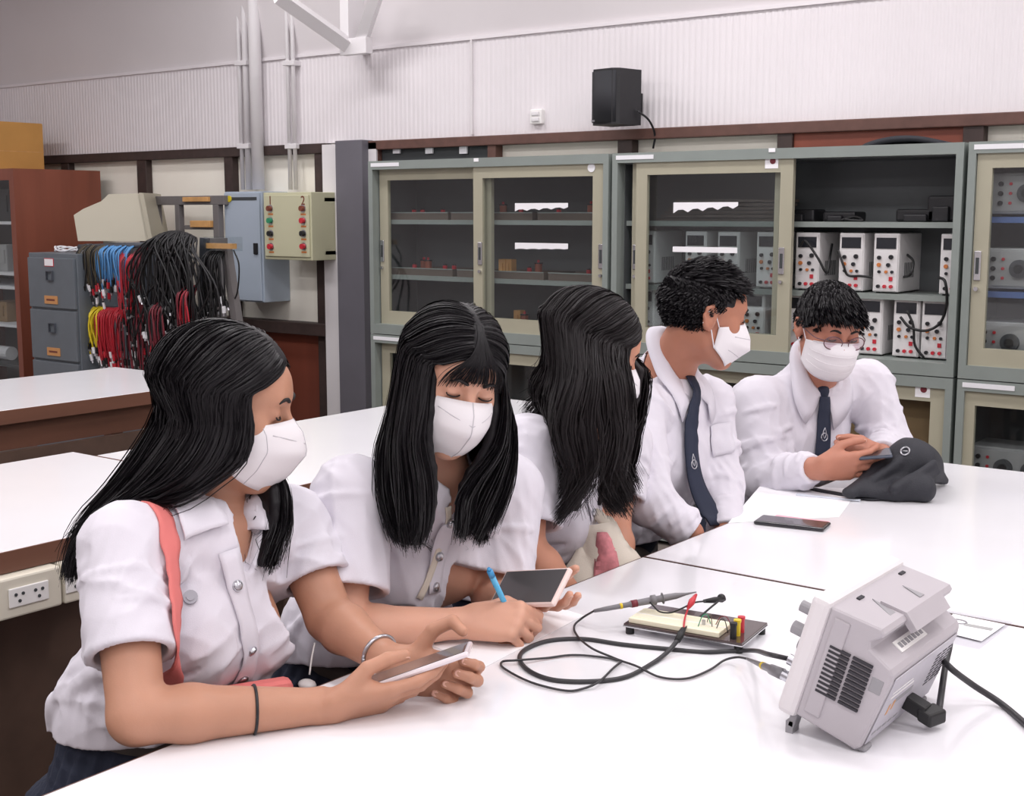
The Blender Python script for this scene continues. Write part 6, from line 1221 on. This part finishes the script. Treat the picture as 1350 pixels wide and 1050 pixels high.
# breadboard trainer
q0, q1, q2 = zt2(822, 822, .018), zt2(978, 849, .018), zt2(1011, 821, .018)
bx = unit((q1 - q0) * A(1, 1, 0)); by = A(-bx[1], bx[0], 0); LN = np.linalg.norm(q1 - q0); WD = abs(np.dot(q2 - q1, by)); oo = q0 * A(1, 1, 0) + A(0, 0, TZ)
bb = thing('breadboard_trainer', oo + bx * LN / 2 + by * WD / 2, 'cream breadboard on a dark base plate with coloured terminals', 'breadboard')
Bp = lambda x, y, z: oo + bx * x + by * y + A(0, 0, z); AX = (bx, by, A(0, 0, 1))
def bbx(x0, x1, y0, y1, z0, z1, bev=0, m=None, b=None): return (b or MB()).obox((Bp(x0, y0, z0) + Bp(x1, y1, z1)) / 2, AX, ((x1 - x0) / 2, (y1 - y0) / 2, (z1 - z0) / 2), m, bev)
bbx(0, LN, 0, WD, .014, .018, .001).build('base_plate', 'acrylic', bb); bbx(-.001, LN + .001, -.001, WD + .001, .0125, .0142).build('clear_edge', 'chrome', bb)
for x in (.008, LN - .008):
    for y in (.008, WD - .008): MB().cyl(Bp(x, y, 0), Bp(x, y, .014), .007, None, 12).build('rubber_foot', 'rubberb', bb)
for k, (y0, y1) in enumerate(((.006, .016), (.017, .058), (.059, .069))): bbx(.006, LN * .80, y0, min(y1, WD - .004), .0182, .0265, .0012).build('power_rail' if k != 1 else 'socket_board', 'bread', bb)
bbx(.006, LN * .80, .0365, .0385, .0262, .0267).build('centre_groove', 'paper2', bb)
b = MB()
for r_ in range(10):
    for c_ in range(48): x = .010 + c_ * (LN * .8 - .010) / 48; y = .0205 + r_ * .0030 + (.004 if r_ > 4 else 0); b.raw([Bp(x, y, .02655), Bp(x + .0011, y, .02655), Bp(x + .0011, y + .0011, .02655), Bp(x, y + .0011, .02655)], [(0, 1, 2, 3)])
tag(b.build('contact_holes', 'scopek', bb), kind='stuff')
for x, y, m, nm in ((LN * .9, .016, 'rubberb', 'black_terminal'), (LN * .9, .034, 'yellow', 'yellow_terminal'), (LN * .9, .052, 'red', 'red_terminal')): MB().cyl(Bp(x, y, .018), Bp(x, y, .040), .0052, None, 14).cyl(Bp(x, y, .040), Bp(x, y, .044), .0062, None, 14).build(nm, m, bb)
for i, (a_, c_, m) in enumerate((((.85, .02), (.74, .028), 'rubberb'), ((.86, .034), (.70, .045), 'wiret'), ((.70, .03), (.62, .05), 'wireo'), ((.66, .045), (.60, .02), 'green'))):
    pa, pb = Bp(LN * a_[0], a_[1], .024), Bp(LN * c_[0], c_[1], .026); MB().tube(spline([pa, pa * .7 + pb * .3 + A(0, 0, .018), pa * .3 + pb * .7 + A(0, 0, .016), pb], 5), .0008, None, 5).build('jumper_wire', m, bb)
MB().cyl(Bp(LN * .62, .034, .0265), Bp(LN * .62, .034, .034), .003, None, 8).build('component', 'silver', bb)
# small plastic packet beyond the scope
pk = thing('plastic_packet', zt2(1275, 835, 0), 'clear plastic packet with white slips behind the oscilloscope', 'packet')
def quad(pts, z, th, name, m, par): v = [zt2(*p, z) for p in pts]; v2 = [q + A(0, 0, th) for q in v]; return MB().raw(v + v2, [(0, 1, 2, 3)[::-1], (4, 5, 6, 7), (0, 1, 5, 4), (1, 2, 6, 5), (2, 3, 7, 6), (3, 0, 4, 7)]).build(name, m, par)
quad([(1250, 806), (1335, 822), (1291, 857), (1240, 846)], .0004, .002, 'polythene', 'bag_clear', pk); quad([(1256, 810), (1325, 824), (1294, 846), (1246, 834)], .0028, .0006, 'white_slip', 'paper', pk)
c = zt2(1263, 820, .0038); MB().tube([c + A(.014 * math.cos(a), .011 * math.sin(a), 0) for a in np.linspace(0, 2 * PI, 17)], .0016, None, 5).build('printed_ring', 'scopek', pk); quad([(1272, 822), (1310, 829), (1307, 832), (1270, 825)], .0036, .0003, 'printed_line', 'genc', pk)
# phones
def phone(name, c, lx, wy, L_, W_, m_body, lab, m_scr='screen', th=.008, bev=.006, cam_=False):
    lx = unit(lx); nz = unit(np.cross(lx, wy)); wy = np.cross(nz, lx); t = thing(name, c, lab, 'phone'); c = np.asarray(c, float)
    MB().obox(c, (lx, wy, nz), (L_ / 2, W_ / 2, th / 2), None, bev * .6).build('phone_body', m_body, t); MB().obox(c + nz * (th / 2 + .0002), (lx, wy, nz), (L_ / 2 - .005, W_ / 2 - .004, .0005)).build('display', m_scr, t)
    MB().obox(c + wy * W_ / 2 + lx * L_ * .2, (lx, wy, nz), (.010, .0006, .0012)).build('side_button', m_body, t)
    return t
a_, c_ = zt2(990, 689, .0045), zt2(1089, 700, .0045); d = zt2(1093, 688, .0045) - c_
phone('black_phone', (a_ + c_) / 2 + unit(np.cross(A(0, 0, 1), c_ - a_)) * .034, c_ - a_, np.cross(A(0, 0, 1), c_ - a_), .155, .068, 'phoneb', 'black phone lying screen up on the table near the seam', 'phoneb')
phone('white_phone', U(550, 880, 1.79), V(.94, .34, .05), V(.08, .03, -.98), .158, .074, 'phonew', 'pearl white phone held in both hands by the girl with the coral strap')
phone('pink_cased_phone', U(699, 776, 2.11), V(.68, .13, .72), V(.22, .60, -.60), .152, .072, 'phonep', 'phone in a pale pink case held beside the blue pen', 'screen', .010)
phone('dark_phone', U(1136, 600, 3.14), V(.97, .08, .2), V(-.18, .20, -.95), .14, .066, 'phonegr', 'dark blue-grey phone in the hands of the boy in glasses', 'phoneb')
# pen
pt = zt2(684, 836, .002); ptop = U(640, 741, 2.02); pt2 = pt; d = unit(ptop - pt); ptop = pt + d * .148
pen = thing('blue_pen', pt, 'light blue ballpoint pen in the hand of the girl writing', 'pen')
MB().tube([pt, pt + d * .012, pt + d * .014, pt + d * .13], [.0008, .0030, .0046, .0046], None, 12).build('pen_barrel', 'bluepen', pen); MB().tube([pt + d * .13, pt + d * .143], .0050, None, 12).tube([pt + d * .143, ptop], .0030, None, 10).build('pen_cap', 'blue', pen)
sd = unit(np.cross(d, A(0, 0, 1))); MB().tube([pt + d * .140 + sd * .006, pt + d * .105 + sd * .0065], .0012, None, 6).build('clip', 'blue', pen)
# papers
def sheet(pts, lab, z=.0006, m='paper', name='paper_sheet', th=.0004): o = quad(pts, z, th, name, m, None); return tag(o, lab, 'paper')
sheet([(560, 848), (700, 790), (770, 812), (640, 880)], 'sheet of paper under the writing hand', .0005)
sheet([(1003, 640), (1133, 645), (1106, 682), (960, 690)], 'white paper sheet under the black phone and the pink ruler', .0004)
def stick(p0, p1, w, lab, m, name, z=.003):
    a, c = zt2(*p0, z), zt2(*p1, z); d = unit(c - a); b = MB(); b.obox((a + c) / 2, (d, np.cross(A(0, 0, 1), d), A(0, 0, 1)), (np.linalg.norm(c - a) / 2, w, .002), None, .0008); return tag(b.build(name, m), lab, name.split('_')[-1])
stick((1022, 681), (1092, 690), .010, 'pale pink ruler lying just behind the black phone', 'pinkpaper', 'pink_ruler'); stick((1050, 652), (1134, 660), .006, 'clear whitish ruler on the paper in front of the bag strap', 'clearpen', 'clear_ruler')
# black bag
c = zt2(1190, 645, 0); bg = thing('black_bag', c, 'soft black nylon bag slumped on the table under the phone', 'bag')
pA, pB, pC, pD = zt2(1120, 650, .02), U(1165, 628, 3.16), U(1205, 610, 3.17), zt2(1245, 634, .012)
v = Vol(c - A(.35, .35, .01), c + A(.35, .35, .25), .005)
v.add(rc(pA, pB, .020, .035, A(0, 0, 1), .8), .03); v.add(rc(pB, pC, .040, .050), .04); v.add(rc(pC, pD, .050, .012), .03); v.add(rc(zt2(1150, 652, .014), zt2(1215, 645, .03), .016, .034), .03); v.add(rc(U(1190, 603, 3.2), U(1222, 612, 3.2), .034, .030), .04)
for a, b_, r in ((U(1150, 632, 3.10), U(1205, 596, 3.14), .012), (U(1180, 645, 3.05), U(1230, 612, 3.10), .010), (U(1205, 648, 3.06), U(1236, 622, 3.1), .009)): v.add(rc(a, b_, r), .012)
v.disp(folds(44, .006, 55), .03); zc_ = (v.lo[2] + np.arange(v.n[2]) * v.h)[None, None, :]; v.a = np.maximum(v.a, (TZ + .0015 - zc_).astype(np.float32)); fast_mesh('bag_body', [v.mesh()], 'bagb', bg)
st = [zt2(1062, 642, .004), zt2(1085, 647, .004), zt2(1120, 653, .004), zt2(1150, 657, .006), zt2(1172, 652, .006)]; S = spline(st, 6); sd = A(0, 0, 0); t_ = np.gradient(S, axis=0); t_ /= np.linalg.norm(t_, axis=1)[:, None]; sd = np.cross(t_, A(0, 0, 1)); MB().grid(np.stack([S - sd * .012, S + sd * .012]), thick=.003).build('carry_strap', 'bagb', bg)
e = v.snap(U(1193, 592, 3.12), .001)[0]; n_ = v.grad(e[None])[0]; u_ = unit(np.cross(n_, A(0, 0, 1))); w_ = np.cross(u_, n_); MB().tube([e + u_ * .010 * math.cos(a) + w_ * .013 * math.sin(a) for a in np.linspace(0, 2 * PI, 17)], .0022, None, 5).tube([e - u_ * .006, e + u_ * .006], .002, None, 5).build('woven_badge', 'silver', bg)
# tote bag in the lap
c = U(792, 735, 2.60); tg = thing('tote_bag', A(c[0], c[1], .55), 'cream canvas tote with a pink print in the lap of the wavy-haired girl', 'bag'); fr_ = V(0, .25, 1); rt = V(1, 0, 0); upv = np.cross(fr_, rt) * 1; upv = upv if upv[2] > 0 else -upv
n_ = 9; P = np.zeros((n_, n_, 3))
for i in range(n_):
    for j in range(n_):
        x = (j / (n_ - 1) - .5); y = (i / (n_ - 1) - .5); P[i, j] = c + rt * (x * (.120 - .10 * y)) + upv * (y * .14 - .01) + fr_ * (.018 * math.cos(x * 3) + .008 * math.sin(x * 9 + y * 5))
bo = MB().grid(P, thick=.03).build('bag_body', 'tote', tg); MB().grid(P[1:8, 3:7] + fr_ * .034, thick=.001).build('pink_print', 'totep', tg)
for q in (-1, 1):
    S = spline([P[-1, 4 + 3 * q] + fr_ * .004, P[-2, 4] + upv * .035 + rt * .005 * q + fr_ * .02, P[3, 4 - 4 * q] + fr_ * .018], 6) if q < 0 else spline([P[-1, 5] + fr_ * .004, P[-1, 6] + upv * .006 + fr_ * .02, P[3, 8] + fr_ * .01], 6); t_ = np.gradient(S, axis=0); sd = np.cross(t_, fr_); sd /= np.linalg.norm(sd, axis=1)[:, None]; MB().grid(np.stack([S - sd * .011, S + sd * .011]), thick=.003).build('handle', 'tote', tg)

ear = thing('white_earphone', U(403, 903, 1.93), 'small white earphone and lead beside the elbow of the girl with the coral strap', 'earphone')
MB().tube(spline([U(415, 848, 1.96), U(411, 868, 1.95), U(408, 890, 1.94)], 4), .0015, None, 6).build('lead', 'socketw', ear); MB().ball(U(405, 903, 1.93), (.016, .012, .008), None, None, 6).build('earpiece', 'socketw', ear)
